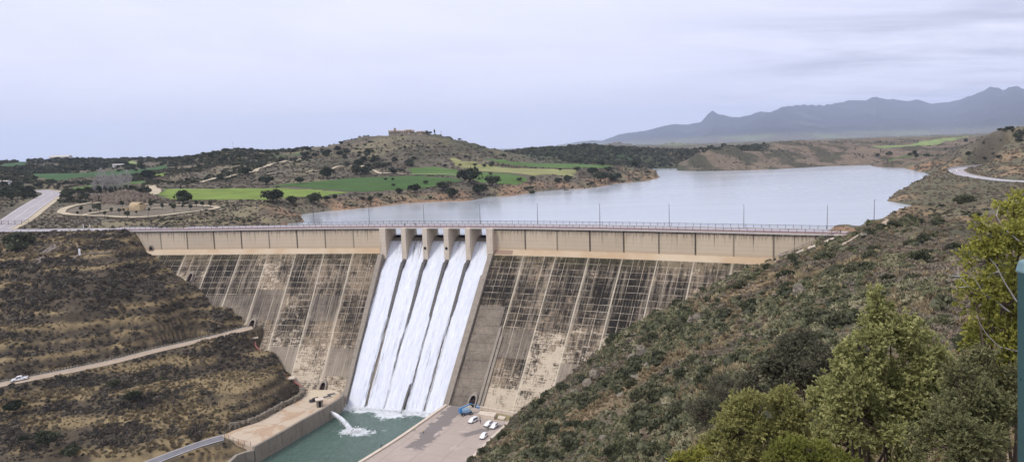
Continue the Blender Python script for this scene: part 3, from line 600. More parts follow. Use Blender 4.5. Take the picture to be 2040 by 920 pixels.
def wall_mat(N, b):
    uvn = N.nt.nodes.new('ShaderNodeUVMap'); u, v, _ = N.sep(uvn.outputs[0]); um = u*10.0; fu = u.frac(); blk = u.floor(); V = N.comb
    n1 = N.noise(V(um, v, 3.0), .25, 5, .6); fine = N.noise(V(um, v*3.0, 0.0), 1.6, 5, .7); stk = N.noise(V(um*1.5, v*.12, 2.0), 1.0, 5, .75)
    c = N.mix((.50, .41, .295), (.66, .555, .41), n1*.6+fine*.4); c = N.mul(c, N.white(blk, 5.0)*.16+.9)
    form = ((v/1.15).frac()).lt(.06); c = N.mix(c, (.30, .26, .21), form*.45)
    band = v.ramp(5.1, 6.0); c = N.mix(c, (.53, .40, .265), band*.55)
    heavy = N.noise(V(blk*3.7, 0.0, 1.0), 1.0, 1, .5)*.5+N.noise(V(um*.05, 0.0, 7.0), 1.0, 2, .5)
    top = v.ramp(2.6, .1)*((stk-.44)*7.0).clamp()*((heavy-.47)*6.0).clamp(); rim = v.ramp(.9, .15)*(((N.noise(V(um*2.5, v*.8, 3.0), 1.0, 4, .8))+heavy*.5-.72)*6.0).clamp()
    drip = ((stk-.565)*11.0).clamp()*v.ramp(6.0, .5)*.8
    c = N.mix(c, (.035, .026, .02), (top*.8).max(rim).max(drip*.75).clamp()*.92)
    och = ((N.noise(V(um*.9, v*.05, 12.0), 1.0, 3, .6)-.60)*8.0).clamp()*v.ramp(6, 1); c = N.mix(c, (.40, .27, .11), och*.5)
    jw = ((fu-.5).abs()*2.0).ramp(.935, .97)*(.45+.55*N.white((u+.5).floor(), 3.0)); c = N.mix(c, (.022, .018, .015), jw*(v.ramp(7.2, 5.0)*.3+.7))
    half = (fu-.5).abs().lt(.012)*N.white(blk, 9.0).gt(.55); c = N.mix(c, (.06, .045, .035), half*v.ramp(5.5, .5)*.8)
    setc(N, b, c); bump(N, b, fine, .25, .08)
M_WALL = material('pale_wall_concrete', wall_mat, rough=.9, spec=.15)
def conc(c0, c1, dirt=.5):
    def f(N, b):
        x, y, z = N.coord(); n = N.noise(N.comb(x, y, z), .6, 6, .65); s = N.noise(N.comb(x*1.3, y*1.3, z*.14), 1.0, 5, .72); fm = ((z/1.1).frac()).lt(.06)
        c = N.mix(c0, c1, n); c = N.mix(c, (.06, .048, .036), ((s-.54)*5.0).clamp()*dirt); c = N.mix(c, (.25, .21, .16), fm*.25); setc(N, b, c); bump(N, b, n, .3, .1)
    return f
M_PIER = material('pier_concrete', conc((.54, .455, .35), (.70, .61, .49), .4), rough=.9)
M_OLD = material('old_concrete', conc((.20, .175, .14), (.36, .31, .245), .75), rough=.92)
M_DARKC = material('wet_dark_concrete', conc((.055, .052, .05), (.12, .11, .10), .6), rough=.6)
M_DECK = material('deck_concrete', color=(.55, .51, .47)); M_RED = material('red_brown_footway', color=(.27, .175, .155), rough=.9)
M_DROAD = material('crest_asphalt', asphalt((.42, .40, .42)), rough=.85); M_DARK = material('dark_opening', color=(.012, .011, .012), rough=.9); M_RAIL = material('railing_steel', color=(.075, .06, .058), rough=.6, metal=.2)
dam = empty('dam', (float(crest(115)[0]), float(crest(115)[1]), 0), label='long curved concrete gravity dam with stained sloping face and five spillway bays', cat='dam')
DL = Vector(dam.location)
def child(o):                   # part keeps its place although its thing's origin is at the dam's foot
    o.parent = dam; o.matrix_parent_inverse = Matrix.Translation(-DL); return o
def loft(name, A, prof, mat, uvf=None, closed=False, caps=True, smooth=False):
    """sweep a profile of (d, z) along crest positions A"""
    A = np.asarray(A, float); pr = [prof(a) if callable(prof) else prof for a in A]; k = len(pr[0]); V = []; UV = []
    for a, p in zip(A, pr):
        for d, z in p: V.append(damp(a, d, z)); UV.append(uvf(a, d, z) if uvf else (a, z))
    fs = []
    for i in range(len(A)-1):
        for j in range(k if closed else k-1):
            j2 = (j+1) % k; fs.append((i*k+j, i*k+j2, (i+1)*k+j2, (i+1)*k+j))
    if caps and closed: fs += [tuple(range(k))[::-1], tuple((len(A)-1)*k+j for j in range(k))]
    return mesh_obj(name, np.array(V), fs, mat, uv=np.array(UV), smooth=smooth)
SL = math.hypot(1, SLOPE)
fuv = lambda a, d, z: (float(bu(a)), max(0., (KINK-z))*SL)
_ta = np.linspace(-3, 90, 900); CLA = []
for p in CL: w_ = damp(_ta, float(dface(p[2])), p[2]); CLA.append(float(_ta[int(np.argmin(np.hypot(w_[:, 0]-p[0], w_[:, 1]-p[1])))]))
CLA.append(CLA[-1]+4)
for a0, a1 in ((-3, A_L), (A_R, A_END+6)):
    A = np.linspace(a0, a1, 70)
    zbot = lambda a: float(np.interp(a, CLA, [p[2]-3.5 for p in CL]+[TOE]))
    child(loft('downstream_face', A, lambda a: [(0, KINK)]+[(float(dface(KINK+(zbot(a)-KINK)*t)), KINK+(zbot(a)-KINK)*t) for t in (.33, .66, 1.0)]+[(-2, zbot(a))], M_FACE, fuv))
    child(loft('upper_wall', A, [(0, -24.2), (0, KINK), (-8, KINK), (-8, -24.2)], M_WALL, lambda a, d, z: (float(bu(a)), -24.2-z), closed=True))
child(loft('upstream_face', np.linspace(-3, A_END+6, 60), [(-8, KINK+.01), (-8.5, TOE)], M_OLD))
# raised ribs of render along every block joint
rb_ = MB()
# deck, footway, kerbs
Ad = np.linspace(-6, A_END+10, 120)
child(loft('deck', Ad, [(.45, -24.2), (.45, -23.75), (-8.6, -23.75), (-8.6, -24.35), (-8, -24.35), (-8, -24.2)], M_DECK, closed=True))
child(loft('footway', Ad, [(.30, -23.74), (.30, -23.55), (-1.9, -23.55), (-1.9, -23.74)], M_RED, closed=True))
child(loft('roadway', Ad, [(-2.0, -23.745), (-2.0, -23.70), (-7.4, -23.70), (-7.4, -23.745)], M_DROAD, closed=True))
child(loft('kerb', Ad, [(-7.5, -23.74), (-7.5, -23.5), (-8.5, -23.5), (-8.5, -23.74)], M_DECK, closed=True))
# drip brackets under the deck edge are part of the deck's look: a thin shadow ledge
# spillway block
PIT = (A_R-A_L-1.7)/5; PC = [A_L+.85+PIT*i for i in range(6)]; PW = 1.55
ogee = [(-9, TOE), (-9, -30.2), (-8.3, -28.9), (-7.3, -28.1), (-6, -27.75), (-4.6, -27.95), (-3.2, -28.7), (-1.8, -29.9), (-.6, -31.3), (.6, -32.9), (1.9, -34.6), (float(dface(-37))-.7, -37.0), (float(dface(-50))-.8, -50), (float(dface(-62))-.8, -62), (float(dface(TOE))-.8, TOE)]
child(loft('spillway_chute', np.linspace(A_L+.1, A_R-.1, 30), ogee, M_OLD, smooth=True))
def block(a0, a1, prof, n=2):
    A = np.linspace(a0, a1, n); V = []; k = len(prof)
    for a in A: V += [tuple(damp(a, d, z)) for d, z in prof]
    fs = [(i*k+j, i*k+(j+1) % k, (i+1)*k+(j+1) % k, (i+1)*k+j) for i in range(n-1) for j in range(k)]+[tuple(range(k))[::-1], tuple((n-1)*k+j for j in range(k))]
    return V, fs
PF = 1.7                        # pier front stands this far downstream of the wall
for i, a in enumerate(PC):
    end = i in (0, 5); hw = PW/2+(.25 if end else 0)
    p = [(PF, -24.05), (PF, -33.7), (.9, -34.6), (-8.8, -34.6), (-8.8, -27.9), (-8.3, -24.25), (-3, -24.25), (-3, -24.05)]
    V, fs = block(a-hw, a+hw, p); pier = child(MB().add(V, fs).build('pier', M_PIER))
    if i in (2, 3):
        c = damp(a, PF+.02, -30.2); n_ = damp(a, PF+.08, -30.2)-damp(a, PF-.5, -30.2)
        child(MB().tube([c-n_*.3, c+n_*.25], .42, 14).build('pier_drain_hole', M_DARK))
    # low divider running down the face beneath the pier
    if not end:
        p = [(1.0, -33.8)]+[(float(dface(z))+o, z) for z, o in ((-34.6, .12), (-40, .05), (-46, -.1), (-52, -.5))]+[(float(dface(z))-1.2, z) for z in (-52, -44, -36)]
        V, fs = block(a-.5, a+.5, p); child(MB().add(V, fs).build('divider', M_DARKC))
# training walls
def wallstrip(name, a0, a1, z0, z1, hi, mat, foot=0, skew=0.0):
    zs = np.linspace(z0, z1, 8); V = []; fs = []; k = 4
    for z in zs:
        s = skew*(z0-z)
        for aa, o in ((a0+s, -1.5), (a1+s, -1.5), (a1+s, hi), (a0+s, hi)): V.append(tuple(damp(aa, float(dface(z))+o, z+(0.0))))
    for i in range(len(zs)-1):
        for j in range(4): fs.append((i*4+j, i*4+(j+1) % 4, (i+1)*4+(j+1) % 4, (i+1)*4+j))
    fs += [(0, 1, 2, 3), tuple(range((len(zs)-1)*4, len(zs)*4))[::-1]]
    return child(MB().add(V, fs).build(name, mat))
wallstrip('training_wall', A_L-.6, A_L+.9, -32.2, -71.5, 1.25, M_OLD); wallstrip('training_wall', A_R-1.1, A_R+.4, -31.6, -71.5, 1.35, M_OLD)
wallstrip('training_wall', A_R-2.0+.2, A_R-1.3, -37.5, -71.5, .75, M_OLD)
wallstrip('training_wall', A_R+9.1, A_R+9.9, -50, -68, .9, M_OLD); wallstrip('training_wall', A_R+10.1, A_R+10.9, -52, -68, .55, M_OLD)
# smooth later patch of concrete between the right hand training walls
V = []; zs = np.linspace(-45.2, -68.5, 6)
for z in zs: V += [tuple(damp(A_R+.6, float(dface(z))+.10, z)), tuple(damp(A_R+9.0, float(dface(z))+.10, z))]
child(MB().add(V, [(2*i, 2*i+1, 2*i+3, 2*i+2) for i in range(5)]).build('smooth_panel', material('smooth_streaked_concrete', lambda N, b: setc(N, b, (lambda x, y, z: N.mix((.09, .075, .06), (.33, .275, .205), (N.noise(N.comb(x*1.8, y*1.8, z*.16), 1.0, 6, .75)*1.3+N.noise(N.comb(x, y, z), .22, 5, .65)*1.1-((z/2.0).frac()).lt(.07)*.25-.78).clamp()))(*N.coord())), rough=.9)))
# gallery doors: rounded hoods standing out of the face
def gallery(px, py, w=2.4, h=3.0, door=True, lab=None):
    c = face_z(px, py) if py > 512 else wallz(px, py); a = float(np.interp(c[0], _xs, _as)); 
    for _ in range(6):
        q = damp(a, float(dface(c[2])), c[2]); a -= (q[0]-c[0])*1.0
    zc = float(c[2]); z0 = zc-h/2; d0 = float(dface(z0))+.05
    out = MB(); K = 9; prof = [(-w/2, z0), (-w/2, z0+h*.6)]+[(-w/2*math.cos(t), z0+h*.6+h*.4*math.sin(t)) for t in np.linspace(.2, math.pi-.2, K)]+[(w/2, z0+h*.6), (w/2, z0)]
    inn = [(x*.72, z0+(z-z0)*.84) for x, z in prof]; n = len(prof); dd = d0+.35
    off = 1.0 if zc < KINK-1 else .35
    DD = lambda z, o: (float(dface(z)) if zc < KINK-1 else 0)+o
    V = [tuple(damp(a+x, DD(z, -.5), z)) for x, z in prof]+[tuple(damp(a+x, DD(z, off), z)) for x, z in prof]+[tuple(damp(a+x, DD(z, off), z)) for x, z in inn]+[tuple(damp(a+x, DD(z, -.1), z)) for x, z in inn]
    fs = [(r*n+i, r*n+i+1, (r+1)*n+i+1, (r+1)*n+i) for r in range(3) for i in range(n-1)]
    o = child(MB().add(V, fs).build('gallery_porch', M_OLD)); 
    V = [tuple(damp(a+x, DD(z, .17), z)) for x, z in inn]; d_ = MB().add(V, [tuple(range(n))]).build('gallery_opening', M_DARK); d_.parent = o
    if door:
        g = MB()
        for k in range(5): g.box(damp(a-w*.3+k*w*.15, DD(z0+h*.3, .45), z0+h*.26), (.05, .05, h*.5))
        g.box(damp(a, DD(z0+h*.5, .3), z0+h*.5), (w*.65, .06, .06), math.atan2(float(crest(a)[3]), float(crest(a)[2]))); g2 = g.build('gallery_gate', material('gate_red_brown', color=(.17, .07, .06))); g2.parent = o
for g in ((302, 497, 1.8, 3.2), (383, 549, 1.9, 2.6), (505, 643, 2.3, 2.9), (645, 768, 2.4, 3.0), (944, 796, 2.7, 3.6), (1227, 689, 2.0, 2.2)): gallery(*g)
# small ledge under the top left door
# splitter at the foot of the spillway
zt = -66.0; aS = PC[3]-.2; V, fs = block(aS-.45, aS+.25, [(float(dface(-62.5))-.6, -62.5), (float(dface(-66))+.55, -66), (float(dface(-70))+1.1, -70), (float(dface(-71))+1.1, -71), (float(dface(-71))-1, -71)]); child(MB().add(V, fs).build('flow_splitter', M_DARKC))
# ------------------------------------------------------------------ water running down the five bays
def fall_mat(seed, dens):
    def f(N, b):
        uvn = N.nt.nodes.new('ShaderNodeUVMap'); u, v, _ = N.sep(uvn.outputs[0]); V = N.comb    # u metres from bay centre, v metres down
        s1 = N.noise(V(u*1.5+seed, v*.07, seed), 1.0, 6, .72, .25); s2 = N.noise(V(u*4.5+seed, v*.35, seed+3.0), 1.0, 5, .75, .3); s3 = N.noise(V(u*.6, v*.035, seed+5.0), 1.0, 3, .6)
        edge = (u.abs()).ramp(3.75, 2.3); up_ = v.ramp(0.0, 11.0)
        low_ = v.ramp(18.0, 50.0); k = (s1*.95+s2*.50+s3*.55+edge*.40+up_*.16-low_*.05+(dens-.5)*.5-1.25)*4.2
        al = (k+.5).clamp()
        b.inputs['Roughness'].default_value = .5
        setc(N, b, N.mix((.50, .54, .60), (.88, .89, .92), (s2*1.6+s1*1.1-.95).clamp())); N.nt.links.new(al.k, b.inputs['Alpha']); bump(N, b, s1*.6+s2*.5, .7, .4)
    return f
dens = [.50, .40, .80, .42, .58]; names = ['leftmost bay', 'second bay from the left', 'middle bay', 'fourth bay from the left', 'rightmost bay']
for i in range(5):
    ac = (PC[i]+PC[i+1])/2; zs = np.concatenate([np.linspace(-28.6, -37, 14), np.linspace(-37.6, -70.1, 80)]); od = np.array([p[0] for p in ogee[4:]]); oz = -np.array([p[1] for p in ogee[4:]]); nu = 15; V = []; UV = []
    for z in zs:
        drop = max(0, -33-z); half = (PIT-PW)/2-.03+min(1, drop/26.)*.85+min(1, max(0, drop-1)/3)*.22; lift = .10+min(1, drop/22.)*.85+(.06 if i % 2 else 0)
        for j in range(nu):
            t = j/(nu-1)*2-1; a = ac+t*half; d = float(np.interp(-z, oz, od))+lift*(1-.35*t*t)+.34*float(fbm(np.array([a*1.3]), np.array([z*.35]), 400+i, 3)[0])*min(1, drop/6.)
            V.append(damp(a, d, z)); UV.append((t*half, (-28.6-z)*1.37))
    k = np.arange((len(zs)-1))[:, None]*nu+np.arange(nu-1)[None]; fs = np.stack([k, k+nu, k+nu+1, k+1], -1).reshape(-1, 4)
    o = mesh_obj('waterfall', np.array(V), fs, material('white_water', fall_mat(i*13.7, dens[i]), spec=.2), uv=np.array(UV), smooth=True)
    tag(o, 'white water rushing down the '+names[i]+' of the dam spillway', 'waterfall', 'sheets of water on the spillway')
# ------------------------------------------------------------------ crest railings and lamps
def railing(name, A, d, z, label, cat='railing', step=2.05, h=.85, group='railings along the dam crest'):
    A0, A1 = A; root = empty(name, tuple(damp(A1, d, z)), label=label, cat=cat, group=group); L = Vector(root.location)
    def ch(o): o.parent = root; return o
    a = np.arange(A0, A1, 1.0); m = MB()
    for hh, r in ((h, .05), (h*.62, .022), (h*.28, .022)): m.tube([damp(t, d, z+hh)-np.array(L) for t in a], r, 4)
    ch(m.build('rail', M_RAIL)); pm = MB().tube([(0, 0, 0), (0, 0, h+.12)], .055, 5); first = None; A_ = np.arange(A0, A1, step)[::-1]; rest = MB()
    for n, t in enumerate(A_):
        p = damp(t, d, z)-np.array(L)
        if n < 99:
            if first is None: first = ch(pm.build('post', M_RAIL)); first.location = tuple(p)
            else: c = first.copy(); COL.objects.link(c); c.parent = root; c.location = tuple(p)
        else: rest.tube([p, p+np.array([0, 0, h+.12])], .055, 5)
    if rest.v: tag(ch(rest.build('post', M_RAIL)), kind='stuff')
railing('railing', (-3, A_END-1), .15, -23.55, 'thin dark metal railing on the downstream edge of the dam crest')
railing('railing', (-3, A_END-1), -8.3, -23.5, 'thin dark metal railing on the reservoir side of the dam crest')
M_POLE = material('lamp_pole_grey', color=(.30, .31, .32), rough=.5, metal=.3); M_POLEB = material('lamp_pole_rust', color=(.13, .11, .11), rough=.6)
def lamp_proto(h=6.3):
    r = empty('street_lamp'); p = MB().tube([(0, 0, 0), (0, 0, h*.6), (0, 0, h)], [.10, .075, .05], 6).build('pole', M_POLEB, r); b_ = MB().box((0, 0, .15), (.3, .3, .3)).build('base', M_POLE, r)
    hd = MB().tube([(0, 0, h), (0, -.35, h+.10), (0, -.55, h+.08)], [.05, .05, .05], 5); hd.box((0, -.8, h+.07), (.28, .6, .13), taper=.8); hd.build('lamp_head', M_POLE, r); return r
lamps = [('thin grey lamp post at the far left end of the dam crest', 6.4), ('lamp post on the dam crest in front of the sandy loop path', 28.6), ('lamp post on the dam crest in front of the scrub point', 49.3), ('lamp post on the dam crest at the tip of the scrub point', 68.9), ('lamp post on the dam crest shortly before the spillway, below the shore', 88.6), ('lamp post above the second spillway bay', 107.3), ('lamp post above the right half of the spillway', 126.0), ('first lamp post right of the spillway', 144.8), ('second lamp post right of the spillway', 164.4), ('third lamp post right of the spillway', 185.0), ('fourth lamp post right of the spillway', 205.6), ('last lamp post on the right end of the dam crest', 226.8)]
lp = lamp_proto()
for i, (lb, a) in enumerate(lamps):
    o = lp if i == 0 else copy_tree(lp); o.location = tuple(damp(a, -7.95, -23.5)); tag(o, lb[0].lower()+lb[1:], 'street lamp', 'street lamps along the dam')
    o.rotation_euler = (0, 0, math.atan2(float(crest(a)[3]), float(crest(a)[2])))
for lb, px, py, Y in (('thin lamp post standing on the right bank scrub beside the lake', 1741, 445, 182),):
    o = copy_tree(lp); p = Wy(px, py, Y); o.location = (p[0], p[1], ground(p[0], p[1])); tag(o, lb, 'street lamp', 'street lamps along the dam')
# ------------------------------------------------------------------ plants
def leaf_quads(C, size, rs, elong=1.7, upbias=.3, dirs=None):
    n = len(C); d = rs.normal(size=(n, 3)) if dirs is None else dirs+rs.normal(size=(n, 3))*.45; d[:, 2] += upbias; d /= np.linalg.norm(d, axis=1)[:, None]
    e = rs.normal(size=(n, 3)); e -= (e*d).sum(1)[:, None]*d; e /= np.linalg.norm(e, axis=1)[:, None]
    s = (size*(.6+.8*rs.rand(n)))[:, None] if np.isscalar(size) else size[:, None]
    V = np.stack([C-d*s*elong/2, C+e*s/2, C+d*s*elong/2, C-e*s/2], 1).reshape(-1, 3); F = np.arange(4*n).reshape(n, 4); return V, F
def leaf_mat(name, c0, c1, c2, rough=.75, trans=0.0):   # per leaf + per plant colour variation
    def f(N, b):
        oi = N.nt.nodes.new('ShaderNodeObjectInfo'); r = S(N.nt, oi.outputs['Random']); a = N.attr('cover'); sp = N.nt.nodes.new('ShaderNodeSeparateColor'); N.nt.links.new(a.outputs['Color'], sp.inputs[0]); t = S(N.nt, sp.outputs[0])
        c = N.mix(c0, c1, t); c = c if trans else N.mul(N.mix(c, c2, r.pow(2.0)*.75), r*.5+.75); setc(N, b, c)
        if trans:              # thin leaves let light through
            tr = N.nt.nodes.new('ShaderNodeBsdfTranslucent'); N.nt.links.new(c, tr.inputs[0]); mx = N.nt.nodes.new('ShaderNodeMixShader'); mx.inputs[0].default_value = trans; out_ = N.nt.nodes['Material Output']
            N.nt.links.new(b.outputs[0], mx.inputs[1]); N.nt.links.new(tr.outputs[0], mx.inputs[2]); N.nt.links.new(mx.outputs[0], out_.inputs[0])
    return material(name, f, rough=rough, spec=.25)
M_OAK = leaf_mat('oak_leaves', (.024, .032, .014), (.068, .080, .036), (.07, .072, .04))
M_HEATH = leaf_mat('heath_twigs', (.058, .050, .036), (.17, .142, .102), (.16, .135, .10))
M_SCRUB = leaf_mat('scrub_leaves', (.072, .080, .036), (.225, .232, .115), (.29, .255, .16))
M_GREY = leaf_mat('grey_scrub', (.145, .125, .088), (.32, .28, .21), (.22, .16, .11))
M_GRASS = leaf_mat('dry_grass_blades', (.17, .125, .07), (.34, .265, .155), (.36, .31, .18))
M_WOOD = leaf_mat('wood_foliage', (.030, .036, .018), (.085, .092, .045), (.12, .11, .07))
M_BARK = material('bark', color=(.10, .075, .055), rough=.95); M_PALEB = material('pale_bark', color=(.42, .39, .36), rough=.9)
def blob_mesh(seed, n, rad=(1, 1, .7), leaf=.22, lumps=7, core=True, elong=1.5, up=.3):
    rs = np.random.RandomState(seed); L = rs.normal(size=(lumps, 3)); L /= np.linalg.norm(L, axis=1)[:, None]; L[:, 2] = np.abs(L[:, 2])*.9; L = L*(.35+.3*rs.rand(lumps))[:, None]; R = .38+.25*rs.rand(lumps)
    k = rs.randint(lumps, size=n); d = rs.normal(size=(n, 3)); d /= np.linalg.norm(d, axis=1)[:, None]; d[:, 2] = np.where(d[:, 2] < -.35, -d[:, 2], d[:, 2]); rr = rs.rand(n)**.35
    C = L[k]+d*(R[k]*rr)[:, None]; C *= np.array(rad); C[:, 2] += rad[2]*.35; V, F = leaf_quads(C, leaf, rs, elong, up, dirs=d)
    t = np.clip(rs.rand(n)*.8+rs.rand(lumps)[k]*.5-.15, 0, 1); col = np.repeat(t, 4)[:, None]*np.ones((1, 3))
    if core:                   # inner twig mass so that crowns are not see-through in the middle
        bm = bmesh.new(); bmesh.ops.create_icosphere(bm, subdivisions=2, radius=.62); cv = np.array([v.co[:] for v in bm.verts]); cf = np.array([[v.index for v in f.verts]+[f.verts[2].index] for f in bm.faces]); bm.free()
        cv *= (1+.35*(rs.rand(len(cv), 1)-.5)); cv *= np.array(rad); cv[:, 2] = np.maximum(cv[:, 2]+rad[2]*.40, 0)
        F = [tuple(q) for q in F]+[tuple(q[:3]+len(V)) for q in cf]; col = np.vstack([col, np.zeros((len(cv), 3))+.05]); V = np.vstack([V, cv])
    return V, F, col
PROTO = bpy.data.collections.new('plant_kinds')
def proto(name, V, F, col, mat):
    o = mesh_obj(name, V, F, mat, col=col); COL.objects.unlink(o); PROTO.objects.link(o); return o
def kinds(prefix, mat, specs):
    c = bpy.data.collections.new(prefix)
    for i, (n, rad, leaf, el, up, core) in enumerate(specs):
        V, F, col = blob_mesh(hash(prefix) % 1 + 31*i+len(prefix), n, rad, leaf, 5+i, core, el, up); o = mesh_obj(prefix, V, F, mat, col=col); COL.objects.unlink(o); c.objects.link(o)
    return c
K_HEATH = kinds('heath_tuft', M_HEATH, [(70, (.6, .6, .42), .20, 2.2, .8, True), (60, (.75, .7, .5), .22, 2.0, .6, True), (80, (.9, .8, .5), .22, 2.0, .6, True)])
K_SCRUB = kinds('scrub_bush', M_SCRUB, [(120, (.7, .7, .5), .17, 1.8, .5, True), (150, (.9, .8, .55), .19, 1.7, .4, True), (100, (.5, .6, .45), .16, 2.0, .6, True)])
K_GREY = kinds('grey_bush', M_GREY, [(110, (.7, .7, .42), .16, 2.4, .5, True), (130, (.85, .75, .5), .17, 2.4, .5, True)])
K_GRASS = kinds('grass_tuft', M_GRASS, [(50, (.45, .45, .35), .12, 5.0, 1.6, False), (60, (.6, .5, .3), .12, 4.5, 1.4, False)])
K_FAR = kinds('far_bush', M_WOOD, [(60, (1.0, 1.0, .8), .42, 1.3, .3, True), (60, (1.2, 1.0, .9), .45, 1.3, .3, True), (50, (.8, .9, .7), .38, 1.3, .3, True)])
def scatter(name, pts, scl, coll, label, cat):
    me = bpy.data.meshes.new(name); P = np.asarray(pts, np.float32); me.vertices.add(len(P)); me.vertices.foreach_set('co', P.ravel()); a = me.attributes.new('size', 'FLOAT', 'POINT'); a.data.foreach_set('value', np.asarray(scl, np.float32)); me.update()
    o = bpy.data.objects.new(name, me); COL.objects.link(o); g = bpy.data.node_groups.new(name+'_spread', 'GeometryNodeTree'); g.interface.new_socket('Geometry', in_out='INPUT', socket_type='NodeSocketGeometry'); g.interface.new_socket('Geometry', in_out='OUTPUT', socket_type='NodeSocketGeometry')
    n = g.nodes; i_, o_ = n.new('NodeGroupInput'), n.new('NodeGroupOutput'); ip = n.new('GeometryNodeInstanceOnPoints'); ci = n.new('GeometryNodeCollectionInfo'); ci.inputs[0].default_value = coll; ci.inputs['Separate Children'].default_value = True; ci.inputs['Reset Children'].default_value = True
    rr = n.new('FunctionNodeRandomValue'); rr.data_type = 'FLOAT_VECTOR'; rr.inputs[0].default_value = (-.25, -.25, 0); rr.inputs[1].default_value = (.25, .25, 6.283); na = n.new('GeometryNodeInputNamedAttribute'); na.data_type = 'FLOAT'; na.inputs[0].default_value = 'size'
    ip.inputs['Pick Instance'].default_value = True; L = g.links.new; L(i_.outputs[0], ip.inputs['Points']); L(ci.outputs[0], ip.inputs['Instance']); L(rr.outputs[0], ip.inputs['Rotation']); L(na.outputs[0], ip.inputs['Scale']); L(ip.outputs[0], o_.inputs[0])
    md = o.modifiers.new('spread', 'NODES'); md.node_group = g; return tag(o, label, cat, kind='stuff')
def px_of(x, y, z):
    P = np.stack([x, y, z], -1); d = P@_F; return 1020+F_PX*(P@_R)/d, 460-F_PX*(P@_U)/d
def spread_polar(n, r0, r1, a0, a1, rs, power=1.0):
    r = (r0**(1-power)+(r1**(1-power)-r0**(1-power))*rs.rand(n))**(1/(1-power)) if power != 1 else r0*(r1/r0)**rs.rand(n)
    a = np.radians(a0+(a1-a0)*rs.rand(n)); return r*np.sin(a), r*np.cos(a)
def clear(x, y):               # keep plants off roads, slabs, water
    ok = np.ones(len(x), bool)
    for L, w in ((road1, 3.1), (road2, 3.0), (rroad, 4.6), (uproad, 8.2), (crest_road, 5.0), (walk, 2.0), (loop_path, 2.0), (spur_path, 1.4), (foot, .9), (hill_path, 2.2), (tan_path, 1.4), (field_path, 3)):
        ok &= line_dist(x, y, L)[0] > w
    for P in (platform, apron, channel): ok &= poly_dist(x, y, P) > 1.0
    ok &= poly_dist(x, y, lake) > .6; return ok
rs = np.random.RandomState(5)
# --- near banks
x, y = spread_polar(210000, 45, 320, -42, 42, rs, -.2); sd = dam_sd(x, y); m = (sd < -1) | ((sd < 6) & ((x < -139) | (x > 86))); x, y = x[m], y[m]
z = terrain(x, y); m = clear(x, y) & (z > -69); x, y, z = x[m], y[m], z[m]; fd = -dam_sd(x, y)-dface(z); m = (fd > .4) | (x < -139) | (x > 86); x, y, z = x[m], y[m], z[m]
r = np.hypot(x, y); gc = ground_colour(x, y, z); lum = gc.mean(1); u = rs.rand(len(x)); pix, piy = px_of(x, y, z); vis = (pix > -120) & (pix < 2160) & (piy < 1010); x, y, z, r, lum, u = [q[vis] for q in (x, y, z, r, lum, u)]
left = x < -22+.0*y; left |= (x < -5) & (y > 192)
dryL = lum > .105
big = np.clip(fbm(x/11, y/11, 201, 3)*.9+.9, .3, 1.7)
for nm, sel, kc, s0, lb, ct in (
    ('heath', left & ~dryL & (u < .62), K_HEATH, 1.0, 'dark heath and low scrub covering the terraced left bank', 'heath'),
    ('dry_grass', left & dryL & (u < .55), K_GRASS, 1.0, 'dry yellow grass tufts on the left bank terraces', 'grass'),
    ('heath', left & dryL & (u > .90), K_HEATH, .8, 'dark tufts dotted over the dry grass of the left bank', 'heath')):
    k = sel; tag(scatter(nm, np.stack([x[k], y[k], z[k]-.05], 1), s0*big[k]*(.6+.7*rs.rand(k.sum())), kc, lb, ct))
gap = sstep(fbm(x/28, y/28, 102, 4)+.45*fbm(x/9, y/9, 101, 4), .05, .34)*.72; u = np.where(~left & (u < .9), u+gap*.5, u); u = np.where(~left & (u > .893) & (u < 1.4) & (gap > .25) & (rs.rand(len(u)) < .35), .95, u)
rt = ~left; tone = fbm(x/17, y/17, 222, 4)+rs.normal(size=len(x))*.16
for nm, sel, kc, s0, lb, ct in (
    ('scrub', rt & (tone < .08) & (u < .38), K_SCRUB, 1.05, 'olive green scrub bushes covering the steep right bank', 'scrub'),
    ('scrub', rt & (tone >= .04) & (u < .36), K_GREY, .95, 'grey brown rosemary like scrub on the steep right bank', 'scrub'),
    ('dry_grass', rt & (u > .90), K_GRASS, 1.1, 'dry grass tufts between the scrub of the right bank', 'grass')):
    k = sel; scatter(nm, np.stack([x[k], y[k], z[k]-.05], 1), s0*big[k]*(.38+1.25*rs.rand(k.sum())**2.2)*np.clip(r[k]/120+.35, .55, 1.1), kc, lb, ct)
M_RBUSH = leaf_mat('round_bush_leaves', (.045, .050, .024), (.125, .13, .065), (.14, .135, .08))
k = rt & (u > .885) & (u < .893) & (tone < .25); scatter('scrub', np.stack([x[k], y[k], z[k]-.1], 1), 1.5+1.3*rs.rand(k.sum()), kinds('round_bush', M_RBUSH, [(420, (.9, .85, .62), .13, 1.6, .4, True), (460, (.8, .95, .55), .12, 1.6, .4, True)]), 'larger dark round bushes scattered over the right bank', 'bushes')
